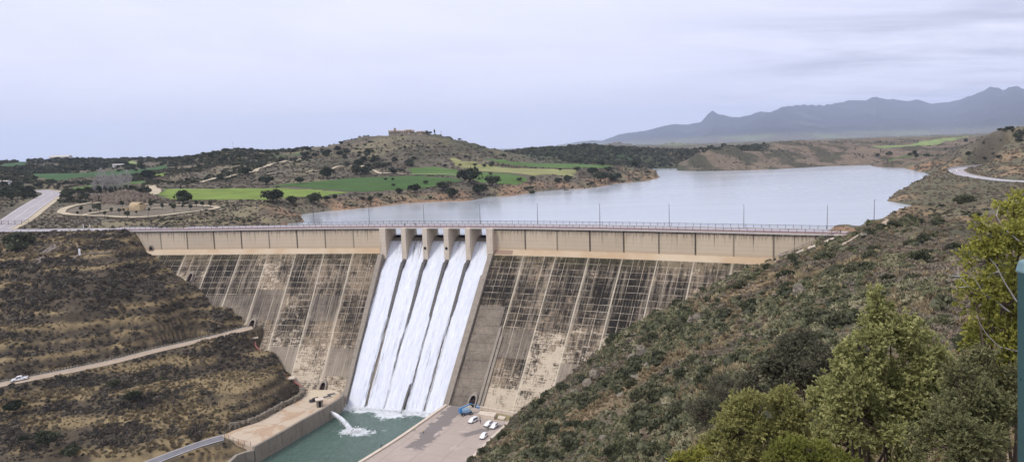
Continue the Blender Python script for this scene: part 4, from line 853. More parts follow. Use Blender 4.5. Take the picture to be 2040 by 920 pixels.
# --- land beyond the dam
FPOLY = [np.array(P) for P in FIELDS_XY]
x, y = spread_polar(95000, 245, 1150, -41, 42, rs, 1.0); sd = dam_sd(x, y); m = (sd > 4) | (((x < -139) | (x > 86)) & (sd > -2)); x, y = x[m], y[m]
m = clear(x, y); x, y = x[m], y[m]
for P in FPOLY: m = poly_dist(x, y, P) > 1.5; x, y = x[m], y[m]
pk = poly_dist(x, y, [p[:2] for p in loop_path]); z = terrain(x, y); pix, piy = px_of(x, y, z); m = (pix > -60) & (pix < 2100); x, y, z, pk, pix, piy = [q[m] for q in (x, y, z, pk, pix, piy)]
r = np.hypot(x, y); dl = poly_dist(x, y, lake); n1 = fbm(x/38, y/38, 301, 4); u = rs.rand(len(x))
woods = ((x < -190) & (y > 470) & (n1 > -.12)) | (np.exp(-(((x-150)/190)**2+((y-960)/200)**2)) > .42) | ((pix < 70) & (y < 560) & (y > 380)) | ((pix > 110) & (pix < 310) & (piy > 374) & (piy < 404)) | ((pix > 340) & (pix < 660) & (y > 600) & (n1 > -.1))
k = woods & (u < .85) & (pk > 1); scatter('woodland', np.stack([x[k], y[k], z[k]-.3], 1), (1.0+1.3*rs.rand(k.sum()))*np.clip(r[k]/620, .7, 1.7), K_FAR, 'dark evergreen woodland on the far hills beyond the dam', 'woodland')
k = ~woods & (u < np.clip(.30+n1*.6, .05, .8)) & (pk > 1); scatter('scrub', np.stack([x[k], y[k], z[k]-.2], 1), (.40+.8*rs.rand(k.sum())**2)*np.clip(r[k]/560, .7, 1.7)*np.where(x[k] > 140, .62, 1), K_FAR, 'dark low bushes dotted over the hills beyond the dam', 'scrub')
k = ~woods & (u > .66) & (r < 700) & (pk > 3); scatter('scrub', np.stack([x[k], y[k], z[k]-.05], 1), (.5+.9*rs.rand(k.sum()))*np.clip(r[k]/400, .7, 1.5), K_GREY, 'pale grey brown scrub on the hills beyond the dam', 'scrub')
# --- trees
def oak(seed, tall=1.0, n=650, trunk=True, mat=None):
    r = empty('oak_tree'); V, F, col = blob_mesh(seed, n, (3.0, 2.9, 2.1*tall), .55, 10, True, 1.3, .25); V[:, 2] += 1.1
    mesh_obj('crown', V, F, mat or M_OAK, r, col=col)
    if trunk:
        m = MB().tube([(0, 0, -.6), (.05, 0, .6), (.1, .08, 2.2)], [.34, .26, .16], 7)
        for a in (.3, 2.3, 4.4): m.tube([(.05, 0, 1.0), (math.cos(a)*1.1, math.sin(a)*1.1, 2.4*tall)], [.15, .06], 5)
        m.build('trunk', M_BARK, r)
    return r
OAKS = [oak(501+i, t) for i, t in enumerate((1.0, .85, 1.15, .95))]; used = set()
def place_oak(p, w, label, group=None, i=None, name='oak_tree', cat='tree', hs=1.0):
    i = random.randrange(4) if i is None else i; b = OAKS[i]
    o = b if i not in used else copy_tree(b); used.add(i); s = w/5.4; o.location = (p[0], p[1], p[2]-.1*s); o.scale = (s, s, s*hs); o.rotation_euler = (0, 0, random.uniform(0, 6.28)); o.name = name; tag(o, label, cat, group); return o
def tree_at(px, py, wpx, label, group=None, Y0=243, **k):   # py: foot of the tree in the survey
    p = ray_ground(px, py, Y0=Y0)
    if p is None: p = ray_ground(px, py+4, Y0=Y0)
    if p is None: return None
    return place_oak(p, wpx*p[1]/F_PX, label, group, **k)
big_ones = [
 (365, 407, 34, 'round dark oak below the left end of the bright green field'), (545, 405, 44, 'widest dark oak at the right end of the bright green field'), (583, 407, 24, 'small dark oak between the two large oaks on the reservoir bank'), (626, 406, 32, 'right one of the large dark oaks on the bank below the dark field'),
 (795, 386, 16, 'small dark oak at the lower edge of the dark green field'), (826, 384, 26, 'dark oak right of a small one at the dark field edge'), (885, 381, 32, 'wide dark oak clump on the reservoir bank below the dark field'), (935, 366, 48, 'widest oak clump above the bank at the end of the dark field'), (981, 371, 34, 'dark oak clump just right of the widest clump on the bank'), (900, 394, 28, 'oak low on the bank close to the water, left of another'), (955, 388, 30, 'oak low on the bank close to the water, right of another'),
 (977, 349, 9, 'lone small tree in the pale field'), (1035, 361, 11, 'small upright tree on the bank left of a rounder one'), (1060, 359, 13, 'round small tree on the bank above the brown cliff'), (1112, 364, 15, 'dark oak at the foot of the brown cliff'), (1130, 362, 16, 'dark oak on the brown cliff, right of another'), (1150, 341, 13, 'lone round oak on the pale field edge'), (1116, 340, 8, 'tiny oak on the border between pale and green fields'),
 (1180, 349, 22, 'oak at the left of the peninsula grove'), (1197, 362, 30, 'large oak of the peninsula grove by the water'), (1222, 362, 28, 'right hand oak of the peninsula grove by the water'), (1212, 343, 18, 'oak on top of the peninsula cliff'), (1267, 334, 20, 'dark oak near the tip of the peninsula'), (1200, 331, 16, 'dark oak at the far edge of the peninsula field'), (1290, 346, 9, 'little bush like oak on the tip of the peninsula'),
 (652, 356, 28, 'large round oak standing in the brown scrub under the hill'), (710, 349, 25, 'left of two oaks on the bench below the hill path'), (729, 349, 22, 'right of two oaks on the bench below the hill path'), (598, 366, 18, 'oak at the left foot of the village hill'), (530, 369, 30, 'wide oak clump just above the dark green field'), (817, 333, 20, 'oak at the top corner of the mid green field'), (825, 319, 12, 'lone oak half way up the village hill'),
 (295, 358, 28, 'dark oak clump between the fields on the left plain'), (440, 361, 18, 'dark oak beside the hill track, lower one'), (490, 350, 20, 'dark oak beside the hill track, upper one'), (257, 338, 15, 'round oak below the small pale field on the left'), (281, 338, 18, 'wide oak right of the small pale field on the left')]
for t in big_ones: tree_at(t[0], t[1], t[2], t[3])
zones = [((690, 800, 322, 348), 22, 15, 'dark oak in the thicket in the middle of the village hill', 'oaks of the thicket on the village hill'),
 ((690, 760, 303, 322), 10, 12, 'dark oak on the upper left flank of the village hill', 'oaks on the left flank of the village hill'), ((600, 700, 300, 318), 14, 14, 'dark oak on the left shoulder of the village hill', 'oaks on the left shoulder of the village hill'),
 ((520, 760, 284, 300), 20, 9, 'small oak on the skyline left of the village', 'trees on the left skyline'), ((880, 1000, 330, 336), 6, 10, 'small oak at the top edge of the far fields', 'oaks at the top edge of the fields'),
 ((0, 80, 362, 400), 20, 17, 'dark dense oak in the thicket left of the rising road', 'oaks left of the rising road'), ((110, 300, 318, 345), 42, 11, 'dark oak of the wood on the left plain', 'oaks of the left wood'), ((330, 520, 305, 330), 26, 10, 'dark oak on the ridge below the aerial mast', 'oaks on the mast ridge'),
 ((120, 310, 378, 402), 16, 14, 'dark bushy tree in the thicket behind the park', 'trees of the thicket behind the park'), ((1985, 2045, 262, 285), 14, 16, 'dark oak on the skyline at the far right', 'oaks on the right skyline'), ((1880, 1990, 280, 330), 10, 10, 'dark oak on the brown slope above the lakeside road', 'oaks above the lakeside road'),
 ((780, 1010, 270, 320), 16, 7, 'small dark bush on the right flank of the village hill', 'bushes on the village hill'), ((700, 1180, 358, 402), 18, 11, 'dark bushy oak on the rocky reservoir bank', 'oaks on the reservoir bank'), ((1745, 1850, 308, 318), 8, 10, 'small oak on the low green promontory', 'oaks on the low promontory'), ((630, 760, 393, 402), 5, 12, 'low bush on the bare bank below the fields', 'bushes on the bare bank')]
for (x0, x1, y0, y1), n, wv, lb, gr in zones:
    for i in range(n):
        tree_at(random.uniform(x0, x1), random.uniform(y0, y1), wv*random.uniform(.6, 1.3), lb, gr)
# big bushes on the two near banks
near_b = [(35, 493, 66, 'big dark spreading tree below the fence at the left end', 1), (228, 768, 24, 'olive green bush below the access road, left of a darker one', 0), (262, 794, 34, 'round dark bush below the middle of the access road', 1), (321, 757, 15, 'small bright bush just under the access road', 0), (28, 814, 38, 'dark bush at the left edge under the parked pickup', 1), (95, 880, 50, 'broad dark bush at the lower left', 1), (142, 905, 42, 'dark bush beside the broad one at the lower left', 1), (45, 876, 22, 'small olive bush at the lower left', 0),
 (1645, 520, 44, 'dark round bush beside the ramp at the right end of the dam', 1), (1566, 558, 50, 'dark bush on the slope right below the ramp', 1), (1528, 536, 24, 'dark bush touching the right end of the dam face', 1), (1836, 522, 46, 'dark bush high on the right bank behind the tall juniper', 1), (1905, 500, 40, 'dark bush on the right bank under the yellow green branches', 1), (1278, 862, 56, 'tall dark bush near the foot of the right bank', 1), (1090, 905, 30, 'dark bush beside the lower end of the apron', 1), (1044, 866, 26, 'dark bush just right of the parked cars', 1), (1082, 876, 24, 'small dark bush above the apron edge', 1), (1282, 680, 22, 'small dark bush on the right bank rim above the dam face', 1), (1314, 722, 30, 'dark bush left of the flat boulder slope', 1), (1434, 795, 58, 'wide dark bush in the middle of the right bank', 1), (1232, 912, 66, 'large green bush at the bottom of the right bank', 1), (1312, 912, 70, 'largest green bush at the bottom edge, right of another', 1), (1440, 660, 40, 'dark bush half way up the right bank', 1), (1500, 610, 34, 'dark bush above the scattered stones', 1), (1740, 500, 26, 'round bush just below the footpath', 1), (1400, 700, 30, 'olive bush left of the middle of the right bank', 0), (1610, 640, 40, 'olive bush above the grey twiggy shrub', 1), (1770, 560, 34, 'dark bush behind the juniper top', 1), (1875, 640, 36, 'dark bush right of the juniper', 1), (1920, 405, 40, 'dark bush on the slope under the lakeside road', 1), (1700, 700, 36, 'dark bush left behind the juniper', 1), (1360, 640, 24, 'small bush on the rim of the right bank', 1), (1330, 560+60, 16, 'tiny bush at the edge of the dam face', 1)]
M_BUSH = leaf_mat('bush_leaves', (.030, .036, .016), (.085, .095, .042), (.11, .11, .06))
for px, py, wv, lb, kind in near_b:
    p = ray_ground(px, py, Y0=45)
    if p is None: continue
    V, F, col = blob_mesh(900+px, 1500, (2.7, 2.6, 1.9), .34, 12, True, 1.5, .3); o = mesh_obj('bush' if px != 35 else 'oak_tree', V, F, M_BUSH if kind == 0 or px > 1000 else M_OAK, col=col); s = wv*p[1]/F_PX/5.0; o.location = (p[0], p[1], p[2]-.2*s); o.scale = (s, s, s*.95); o.rotation_euler = (0, 0, px); tag(o, lb, 'tree' if px == 35 else 'bush')
# bare pale trees
def bare(seed, h, mat, spread=.5, depth=5, n0=4, r0=.16):
    rnd = random.Random(seed); m = MB()
    def grow(p, d, L, r, k):
        q = p+d*L; mid = p+d*L*.5+Vector((rnd.uniform(-1, 1), rnd.uniform(-1, 1), 0))*L*.06; m.tube([p, mid, q], [r, r*.85, r*.65], 4, caps=False)
        if k == 0: return
        for j in range(n0 if k == depth else rnd.choice((2, 3))):
            nd = (d+Vector((rnd.gauss(0, spread), rnd.gauss(0, spread), rnd.gauss(.1, spread*.5)))).normalized(); grow(p+d*L*rnd.uniform(.55, 1.0), nd, L*rnd.uniform(.6, .82), r*.58, k-1)
    grow(Vector((0, 0, -.3)), Vector((0, 0, 1)), h*.32, r0, depth); o = m.build('bare_tree', mat); rs_ = np.random.RandomState(seed); n = 1500; a = rs_.rand(n)*6.283; t = rs_.rand(n); R_ = h*.20*np.sin(np.pi*np.clip(t*.85+.12, 0, 1))*np.sqrt(rs_.rand(n))
    C = np.stack([R_*np.cos(a), R_*np.sin(a), h*(.30+.72*t)], 1); d = np.stack([np.cos(a)*.35, np.sin(a)*.35, np.ones(n)], 1); V, F = leaf_quads(C, .035, rs_, 26, 0, dirs=d*1.6); mesh_obj('twigs', V, F, mat, o); return o
pop = [bare(71, 12, M_PALEB, .24, 6, 5, .12), bare(72, 10, M_PALEB, .26, 6, 5, .11)]; first = True
for i, (px, py, h, lb) in enumerate(((205, 386, 12.5, 'tallest pale leafless poplar behind the park'), (216, 385, 11, 'pale leafless poplar just right of the tallest one'), (227, 384, 10, 'pale leafless poplar in the middle of the row'), (243, 382, 11, 'pale leafless poplar left of the last one'), (256, 380, 10.5, 'rightmost pale leafless poplar behind the park'), (190, 386, 8, 'smallest and leftmost pale leafless poplar'), (236, 384, 9, 'thin pale leafless poplar right of the middle'))):
    p = ray_ground(px, py, Y0=300); b = pop[i % 2]; o = b if i < 2 else b.copy()
    if i >= 2:
        COL.objects.link(o); c_ = b.children[0].copy(); COL.objects.link(c_); c_.parent = o
    o.location = tuple(p); s = h/11; o.scale = (s*1.2, s*1.2, s); o.rotation_euler = (0, 0, i*1.3); tag(o, lb, 'tree', 'leafless poplars behind the park')
# young trees of the park
yt = empty('young_tree'); V, F, col = blob_mesh(777, 160, (.75, .75, .8), .2, 5, True, 1.4, .3); V[:, 2] += .9; mesh_obj('crown', V, F, M_OAK, yt, col=col); MB().tube([(0, 0, -.2), (0, 0, 1.3)], [.07, .05], 5).build('trunk', M_BARK, yt)
pos = [(155, 430), (162, 424), (180, 426), (188, 422), (192, 421), (198, 419), (199, 424), (209, 432), (222, 425), (238, 427), (244, 415), (247, 424), (255, 437), (272, 428), (297, 424), (299, 411), (301, 415), (324, 418), (341, 415), (347, 422), (364, 417), (368, 413), (380, 420), (392, 413), (404, 415), (420, 414)]
for i, (px, py) in enumerate(pos):
    p = ray_ground(px, py, Y0=250); o = yt if i == 0 else copy_tree(yt); o.location = tuple(p); s = random.uniform(.9, 1.9); o.scale = (s, s, s); o.rotation_euler = (0, 0, i); tag(o, 'little dark sapling on the lawn inside the sandy loop path', 'tree', 'saplings of the park')
# reeds behind the park
x = []; 
for i in range(1300):
    p = Wy(random.gauss(238, 32), 400, 366+random.gauss(0, 9)); x.append((p[0], p[1]))
x = np.array(x); z = terrain(x[:, 0], x[:, 1]); M_REED = leaf_mat('reed_stalks', (.28, .22, .15), (.42, .34, .25), (.36, .30, .24)); K_REED = kinds('reed_clump', M_REED, [(60, (.8, .8, 1.2), .22, 6.0, 3.0, False)])
scatter('reeds', np.column_stack([x, z]), (.5+.9*rs.rand(len(x)))*(.6+.6*vnoise(x[:, 0]/6, x[:, 1]/6)), K_REED, 'pale beige reeds in front of the leafless poplars', 'reeds')
# ------------------------------------------------------------------ boulders on the right bank
M_ROCK = material('boulder_stone', lambda N, b: (lambda x, y, z: (setc(N, b, N.mix((.10, .088, .066), (.28, .24, .18), N.noise(N.comb(x, y, z), 1.6, 7, .7).ramp(.3, .7))), bump(N, b, N.noise(N.comb(x, y, z*2.5), 3.0, 6, .7), .8, .1)))(*N.coord()), rough=.95)
def rock_mesh(seed, d):
    rs_ = np.random.RandomState(seed); bm = bmesh.new(); bmesh.ops.create_icosphere(bm, subdivisions=3, radius=.5); v = np.array([q.co[:] for q in bm.verts]); f = [[q.index for q in fc.verts] for fc in bm.faces]; bm.free()
    for k in range(14):        # chop flat faces off
        n = rs_.normal(size=3); n /= np.linalg.norm(n); h = .30+.15*rs_.rand(); t = v@n; v = v-np.maximum(t-h, 0)[:, None]*n
    v += .02*rs_.normal(size=v.shape); return v*np.array(d), f
rocks = [(1274, 757, 32, .38, 'flat topped boulder in the middle of the right bank, the widest one'), (1276, 706, 26, .8, 'pointed boulder cluster above the flat boulder'), (1292, 733, 18, .9, 'upright pointed stone between the flat boulder and the rim'), (1184, 756, 24, .9, 'large block on the rim just above the dam face'), (1172, 772, 24, .8, 'block on the rim just under the large one'), (1387, 640, 16, .9, 'pale stone of the pile by the rim, right one'), (1376, 644, 16, .9, 'pale stone of the pile by the rim, left one'), (1200, 878, 20, .6, 'pale boulder low on the right bank, left one'), (1258, 876, 15, 1.1, 'upright pale boulder low on the right bank'), (1117, 838, 26, .6, 'brown ledge of rock beside the apron corner'), (1239, 796, 24, .7, 'grey slab left of the flat boulder'), (1256, 713, 18, .6, 'rounded stone left of the pointed cluster'), (1563, 588, 16, .6, 'flat stone below the ramp'), (1592, 590, 22, 1.2, 'tall leaning slab below the ramp'), (1543, 591, 12, .7, 'small stone left of the flat stone below the ramp'), (1597, 563, 16, .5, 'long stone above the leaning slab'), (1390, 631, 12, .8, 'small stone on top of the pile by the rim'), (1721, 473, 16, .6, 'pale stone near the footpath'), (1470, 560, 12, .6, 'stone at the upper rim beside the dam face'), (1490, 553, 10, .8, 'small stone at the upper rim beside the dam face'), (1140, 786, 12, .8, 'stone at the lower rim beside the dam face'), (1220, 832, 16, .6, 'reddish broken rock low on the bank'), (1205, 810, 12, .9, 'small reddish rock above the broken rock'), (1330, 668, 10, .8, 'little stone near the rim half way up'), (1690, 625, 12, .5, 'little pale stone behind the juniper'), (1300, 885, 14, .8, 'pale stone near the bottom of the right bank')]
for i, (px, py, w_, hh, lb) in enumerate(rocks):
    p = ray_ground(px, py, Y0=45)
    s = w_*p[1]/F_PX*1.25; V, F = rock_mesh(60+i, (s, s*.8, s*hh)); o = mesh_obj('boulder', V, F, M_ROCK); o.location = (p[0], p[1], p[2]+s*hh*.32); o.rotation_euler = (.15*math.sin(i), .2*math.cos(i*2), i*1.7); tag(o, lb, 'boulder')
pts = []
for i in range(900):
    t = random.random(); px = 1040+t*480+random.gauss(0, 10); py = np.interp(px, [p[0] for p in contactR], [p[1] for p in contactR])+abs(random.gauss(0, 26))+3; p = ray_ground(px, py, Y0=80)
    if p is not None: pts.append(p)
for i in range(500):
    p = ray_ground(random.uniform(1000, 1750), random.uniform(560, 920), Y0=45)
    if p is not None: pts.append(p)
kr = bpy.data.collections.new('loose_stone')
for i in range(4):
    V, F = rock_mesh(200+i, (.9, .7, .55)); o = mesh_obj('loose_stone', V, F, M_ROCK); COL.objects.unlink(o); kr.objects.link(o)
pts = np.array(pts); scatter('loose_stones', pts+[0, 0, .05], .35+1.0*np.random.RandomState(3).rand(len(pts))**2, kr, 'loose pale stones lying along the rim of the right bank', 'stones')
# ------------------------------------------------------------------ quay, apron, walls by the river
def slab_mat(c0, c1, stain, sc_=.12):
    def f(N, b):
        x, y, z = N.coord(); v = N.comb(x, y, z); n = N.noise(v, sc_, 6, .62, .5); m = N.noise(v, 1.6, 5, .65)
        u1 = (x*.42+y*.9)/6.0; u2 = (x*.9-y*.42)/7.5; jt = ((u1.frac()-.5).abs()*2.0).gt(.975).max(((u2.frac()-.5).abs()*2.0).gt(.975))
        c = N.mix(c0, c1, m); c = N.mix(c, stain, n.ramp(.50, .55)*.8); c = N.mix(c, (.18, .15, .12), jt*.5); setc(N, b, c)
    return f
M_QUAY = material('quay_paving', slab_mat((.44, .355, .25), (.56, .46, .34), (.42, .29, .18)), rough=.9); _a0, _a1 = Wz(915, 806, Z_APR), Wz(826, 893, Z_APR); _b0, _b1 = Wz(990, 850, Z_APR), Wz(925, 866, Z_APR)
def apr(N, b):
    x, y, z = N.coord(); v = N.comb(x, y, z); m = N.noise(v, 1.6, 5, .65); w_ = N.noise(v, .35, 6, .65, .8); g = N.noise(v, .09, 4, .6)
    def band(p, q, half, amp):
        d = (q-p)[:2]; L_ = float(np.linalg.norm(d)); d = d/L_; al = ((x-float(p[0]))*float(d[0])+(y-float(p[1]))*float(d[1])); ac = ((x-float(p[0]))*float(-d[1])+(y-float(p[1]))*float(d[0])).abs(); return (ac+(w_-.5)*amp).ramp(half, half-.35)*al.ramp(-3.0, -1.0)*((al+(w_-.5)*amp)).ramp(L_+1.0, L_-1.0)
    u1 = (x*.42+y*.9)/6.0; u2 = (x*.93-y*.366)/6.5; jt = ((u1.frac()-.5).abs()*2.0).gt(.982).max(((u2.frac()-.5).abs()*2.0).gt(.978))
    c = N.mix((.35, .285, .235), (.47, .39, .33), (m*.6+g*.8-.2).clamp()); c = N.mix(c, (.52, .45, .39), ((w_-.56)*9.0).clamp()*.6); wet = band(_a0, _a1, 2.3, 7.0).max(band(_b0, _b1, 1.1, 4.0)); c = N.mix(c, (.185, .165, .150), wet.clamp()*.9); c = N.mix(c, (.2, .17, .14), jt*.55); setc(N, b, c)
M_APR = material('apron_paving', apr, rough=.75)
def ccw(P): 
    a = sum(P[i][0]*P[(i+1) % len(P)][1]-P[(i+1) % len(P)][0]*P[i][1] for i in range(len(P))); return P if a > 0 else P[::-1]
o = MB().prism(ccw([tuple(p) for p in platform]), -75, Z_PLAT).build('pavement', M_QUAY); tag(o, kind='structure')
o = MB().prism(ccw([tuple(p) for p in apron]), -75, Z_APR).build('pavement', M_APR); tag(o, kind='structure')
def wall_line(name, pts, z0, z1, w_, mat, **k):
    L = [np.array([p[0], p[1], z1]) for p in pts]; o = strip(name, L, w_, mat, dz=0, thick=z1-z0, kind=None); return tag(o, **k)
W2 = lambda L, z: [Wz(x, y, z)[:2] for x, y in L]
wall_line('retaining_wall', smooth_line([(*p, 0) for p in W2(((505, 892), (560, 862), (600, 839), (644, 815), (679, 792), (680, 783)), Z_PLAT)], 3), -75, Z_PLAT+.35, .7, M_OLD, label='stained concrete quay wall on the left side of the green river', cat='wall')
wall_line('retaining_wall', smooth_line([(*p, 0) for p in W2(((716, 922), (800, 869), (889, 807)), Z_APR)], 3), -75, Z_APR+.3, .8, M_PIER, label='pale concrete kerb wall along the right side of the green river', cat='wall')
wall_line('retaining_wall', smooth_line([(*p, 0) for p in W2(((505, 893), (470, 903), (445, 930)), Z_PLAT)], 3), -75, Z_PLAT-.3, .8, M_OLD, label='low concrete wall end at the lower corner of the quay', cat='wall')
wall_line('kerb_wall', smooth_line([(*p, 0) for p in W2(((1032, 826), (980, 874), (932, 922), (880, 970)), Z_APR)], 3), -69, Z_APR+.45, .6, M_PIER, label='low pale kerb between the apron and the scrubby right bank', cat='wall')
wall_line('kerb_wall', smooth_line([(*p, 0) for p in W2(((950, 813), (990, 820), (1031, 827)), Z_APR)], 3), -69, Z_APR+.7, .5, M_PIER, label='low pale wall at the foot of the dam right of the gallery door', cat='wall')
def patch(name, L, z, mat, h=.02, **k):
    P = [tuple(Wz(x, y, z)[:2]) for x, y in L]; o = MB().prism(ccw(P), z-.3, z+h).build(name, mat); return tag(o, **k)
M_MOSS = material('mossy_concrete', conc((.20, .17, .085), (.33, .27, .14), .4), rough=.95)
patch('pavement', ((958, 816), (1025, 829), (1012, 838), (995, 837), (962, 828)), Z_APR, M_MOSS, .05, kind='structure')
patch('concrete_slab', ((957, 824), (990, 828), (984, 836), (952, 831)), Z_APR, M_PIER, .9, label='low rectangular concrete block on the mossy corner of the apron', cat='block')
patch('concrete_slab', ((994, 829), (1008, 832), (1004, 837), (991, 834)), Z_APR, M_PIER, .35, label='smaller flat concrete slab right of the low block on the apron', cat='slab')
patch('pavement', ((606, 777), (664, 777), (676, 783), (640, 800), (613, 790)), Z_PLAT, material('sand_paving', color=(.55, .46, .32)), .03, kind='structure')
# rubble wall
rr_ = random.Random(4); m = MB(); L = smooth_line([(*p, 0) for p in W2(((463, 852), (485, 847), (515, 837), (560, 812), (590, 797), (601, 788), (602, 780)), Z_PLAT)], .7)
for i, p in enumerate(L):
    for lay in range(2):
        for k in range(2): m.box((p[0]+rr_.uniform(-.4, .4)+k*.3, p[1]+rr_.uniform(-.3, .3)+k*.4, Z_PLAT+.3+lay*.62), (rr_.uniform(.6, 1.2), rr_.uniform(.5, .9), rr_.uniform(.5, .8)), rr_.uniform(0, 3), taper=rr_.uniform(.7, .9))
tag(m.build('rubble_wall', M_ROCK), 'dry stone wall of rough blocks along the left edge of the quay', 'wall')
m = MB()
for i in range(26):
    p = Wz(rr_.uniform(440, 503), rr_.uniform(893, 930), -67.5); m.box((p[0], p[1], ground(p[0], p[1])+.3), (rr_.uniform(.7, 1.5), rr_.uniform(.6, 1.2), rr_.uniform(.5, 1.1)), rr_.uniform(0, 3), taper=.8)
tag(m.build('riprap', M_ROCK), 'heap of rough stone blocks below the corner of the quay', 'stones', kind='stuff')
m = MB(); L = road1
for i in range(0, len(L)-1):
    t = L[i+1]-L[i]; t /= np.linalg.norm(t); n_ = np.array([-t[1], t[0], 0])
    for s in range(3): q = L[i]+(L[i+1]-L[i])*s/3+n_*3.0; m.box((q[0], q[1], q[2]+.3), (rr_.uniform(.5, .8), rr_.uniform(.4, .6), rr_.uniform(.4, .7)), rr_.uniform(0, 3), taper=.8)
tag(m.build('rubble_wall', M_ROCK), 'low edge of rough stones on the uphill side of the access road', 'wall')
# hut, hatches on the quay
q = Wz(637, 809, Z_PLAT); hut = empty('valve_hut', tuple(q), .35, label='small square concrete hut with an overhanging slab roof on the quay', cat='hut')
MB().box((0, 0, 1.1), (2.3, 2.3, 2.2)).build('wall', M_OLD, hut); MB().box((0, 0, 2.32), (2.9, 2.9, .22)).build('roof', M_PIER, hut); MB().box((0, -1.17, .95), (.9, .06, 1.9)).build('door', M_DARK, hut)
for k, (px, py) in enumerate(((652, 791), (660, 786))):
    q = Wz(px, py, Z_PLAT); h_ = empty('floor_hatch', (q[0], q[1], Z_PLAT), .5, label=('dark rectangular hatch in the quay next to the hut', 'dark rectangular hatch in the quay nearest the dam')[k], cat='hatch'); MB().box((0, 0, .12), (2.6, 1.7, .2)).build('frame', M_PIER, h_); MB().box((0, 0, .23), (2.2, 1.3, .03)).build('cover', M_DARKC, h_)
# outlet and jet of water
jp = np.array(Wz(648, 817, -68.6)); tgt = np.array(Wz(703, 860, WATER_DN)); V = []; UVj = []; n = 40; kk = 12
out = MB().tube([jp+np.array([-1.2, .6, .1]), jp+np.array([.15, -.1, .0])], .45, 12); tag(out.build('outlet_pipe', M_DARKC), 'short dark outlet pipe in the quay wall where the jet leaves', 'pipe')
for i in range(n):
    t = i/(n-1); c = jp+(tgt-jp)*t; c[2] = jp[2]+1.5*math.sin(math.pi*min(1, t*.55+.02))*.9*(1-t**2.5)-(1.45*t**2.2); rr = .26+.55*t**1.2
    for k in range(kk): a = 2*math.pi*k/kk; V.append((c[0]+rr*.6*math.cos(a)*1.0, c[1]+rr*.5*math.cos(a), c[2]+rr*(.9+.5*t)*math.sin(a)-t*.2)); UVj.append((k/kk, t*9))
F = [(i*kk+k, i*kk+(k+1) % kk, (i+1)*kk+(k+1) % kk, (i+1)*kk+k) for i in range(n-1) for k in range(kk)]
def jet_mat(N, b):
    uvn = N.nt.nodes.new('ShaderNodeUVMap'); u, v, _ = N.sep(uvn.outputs[0]); x, y, z = N.coord(); s = N.noise(N.comb(x*1.2, y*1.2, z*2.2), 1.6, 6, .8); setc(N, b, N.mix((.80, .83, .86), (.93, .94, .95), s)); N.nt.links.new(((s-.5)*2.6+1.15-v*.085).clamp().k, b.inputs['Alpha'])
jet = mesh_obj('water_jet', np.array(V), F, material('spray', jet_mat, rough=.5), uv=np.array(UVj), smooth=True); tag(jet, 'arching white jet of water shooting from the quay wall into the river', 'water jet')
m = MB(); rj = random.Random(9)
for i in range(1100):
    if i < 500: c = tgt+np.array([rj.gauss(.3, 1.2), rj.gauss(-.1, .8), abs(rj.gauss(0, .28))]); s = rj.uniform(.04, .16)
    else: t = rj.random(); c = jp+(tgt-jp)*t; c = c+np.array([rj.gauss(0, .6*t), rj.gauss(0, .6*t), rj.uniform(-1.3, .5)*t+.8*math.sin(math.pi*t)]); s = rj.uniform(.02, .07)
    m.box(c, (s*1.6, s*1.3, s), rj.uniform(0, 3))
tag(m.build('splash', M_PAINT), 'white splash of drops where the jet hits the river', 'splash', kind='stuff')
m = MB()
for i in range(900):
    a = rj.uniform(A_L+1, A_R-1.5); hgt = abs(rj.gauss(0, .55)); p_ = damp(a, float(dface(WATER_DN))+.9+abs(rj.gauss(0, .8)), WATER_DN+hgt); s_ = rj.uniform(.03, .13); m.box(p_, (s_*1.6, s_*1.4, s_), rj.uniform(0, 3))
tag(m.build('spray', M_PAINT), 'white spray of drops along the foot of the spillway', 'spray', kind='stuff')
# red pipe and its concrete supports
m = MB(); pp = []
for px, py, dz in ((512, 672, 1.2), (513, 690, 1.2), (540, 716, 1.0), (565, 740, 1.0), (590, 760, 1.0), (618, 778, .6)):
    q = face_z(px, py); pp.append((q[0], q[1]-1.6, q[2]+dz*.5))
m.tube(pp, .22, 8); tag(m.build('drain_pipe', material('red_pipe', color=(.30, .11, .09), rough=.6)), 'long red brown pipe running down beside the left foot of the dam', 'pipe')
for k, (px, py, w_, lb) in enumerate(((503, 672, 4.6, 'concrete pier with columns carrying the access road end at the gallery door'), (578, 752, 3.4, 'square concrete support block under the red pipe'))):
    q = face_z(px, py); e = empty('pipe_support', (q[0], q[1]-2.2, q[2]-2.2), .2, label=lb, cat='support')
    for sx in (-1, -.3, .4, 1.0): MB().box((sx*w_*.42, 0, .6), (.45, .6, 4.0)).build('column', M_OLD, e)
    MB().box((0, 0, 2.75), (w_+.4, 2.4, .35)).build('cap_slab', M_PIER, e)
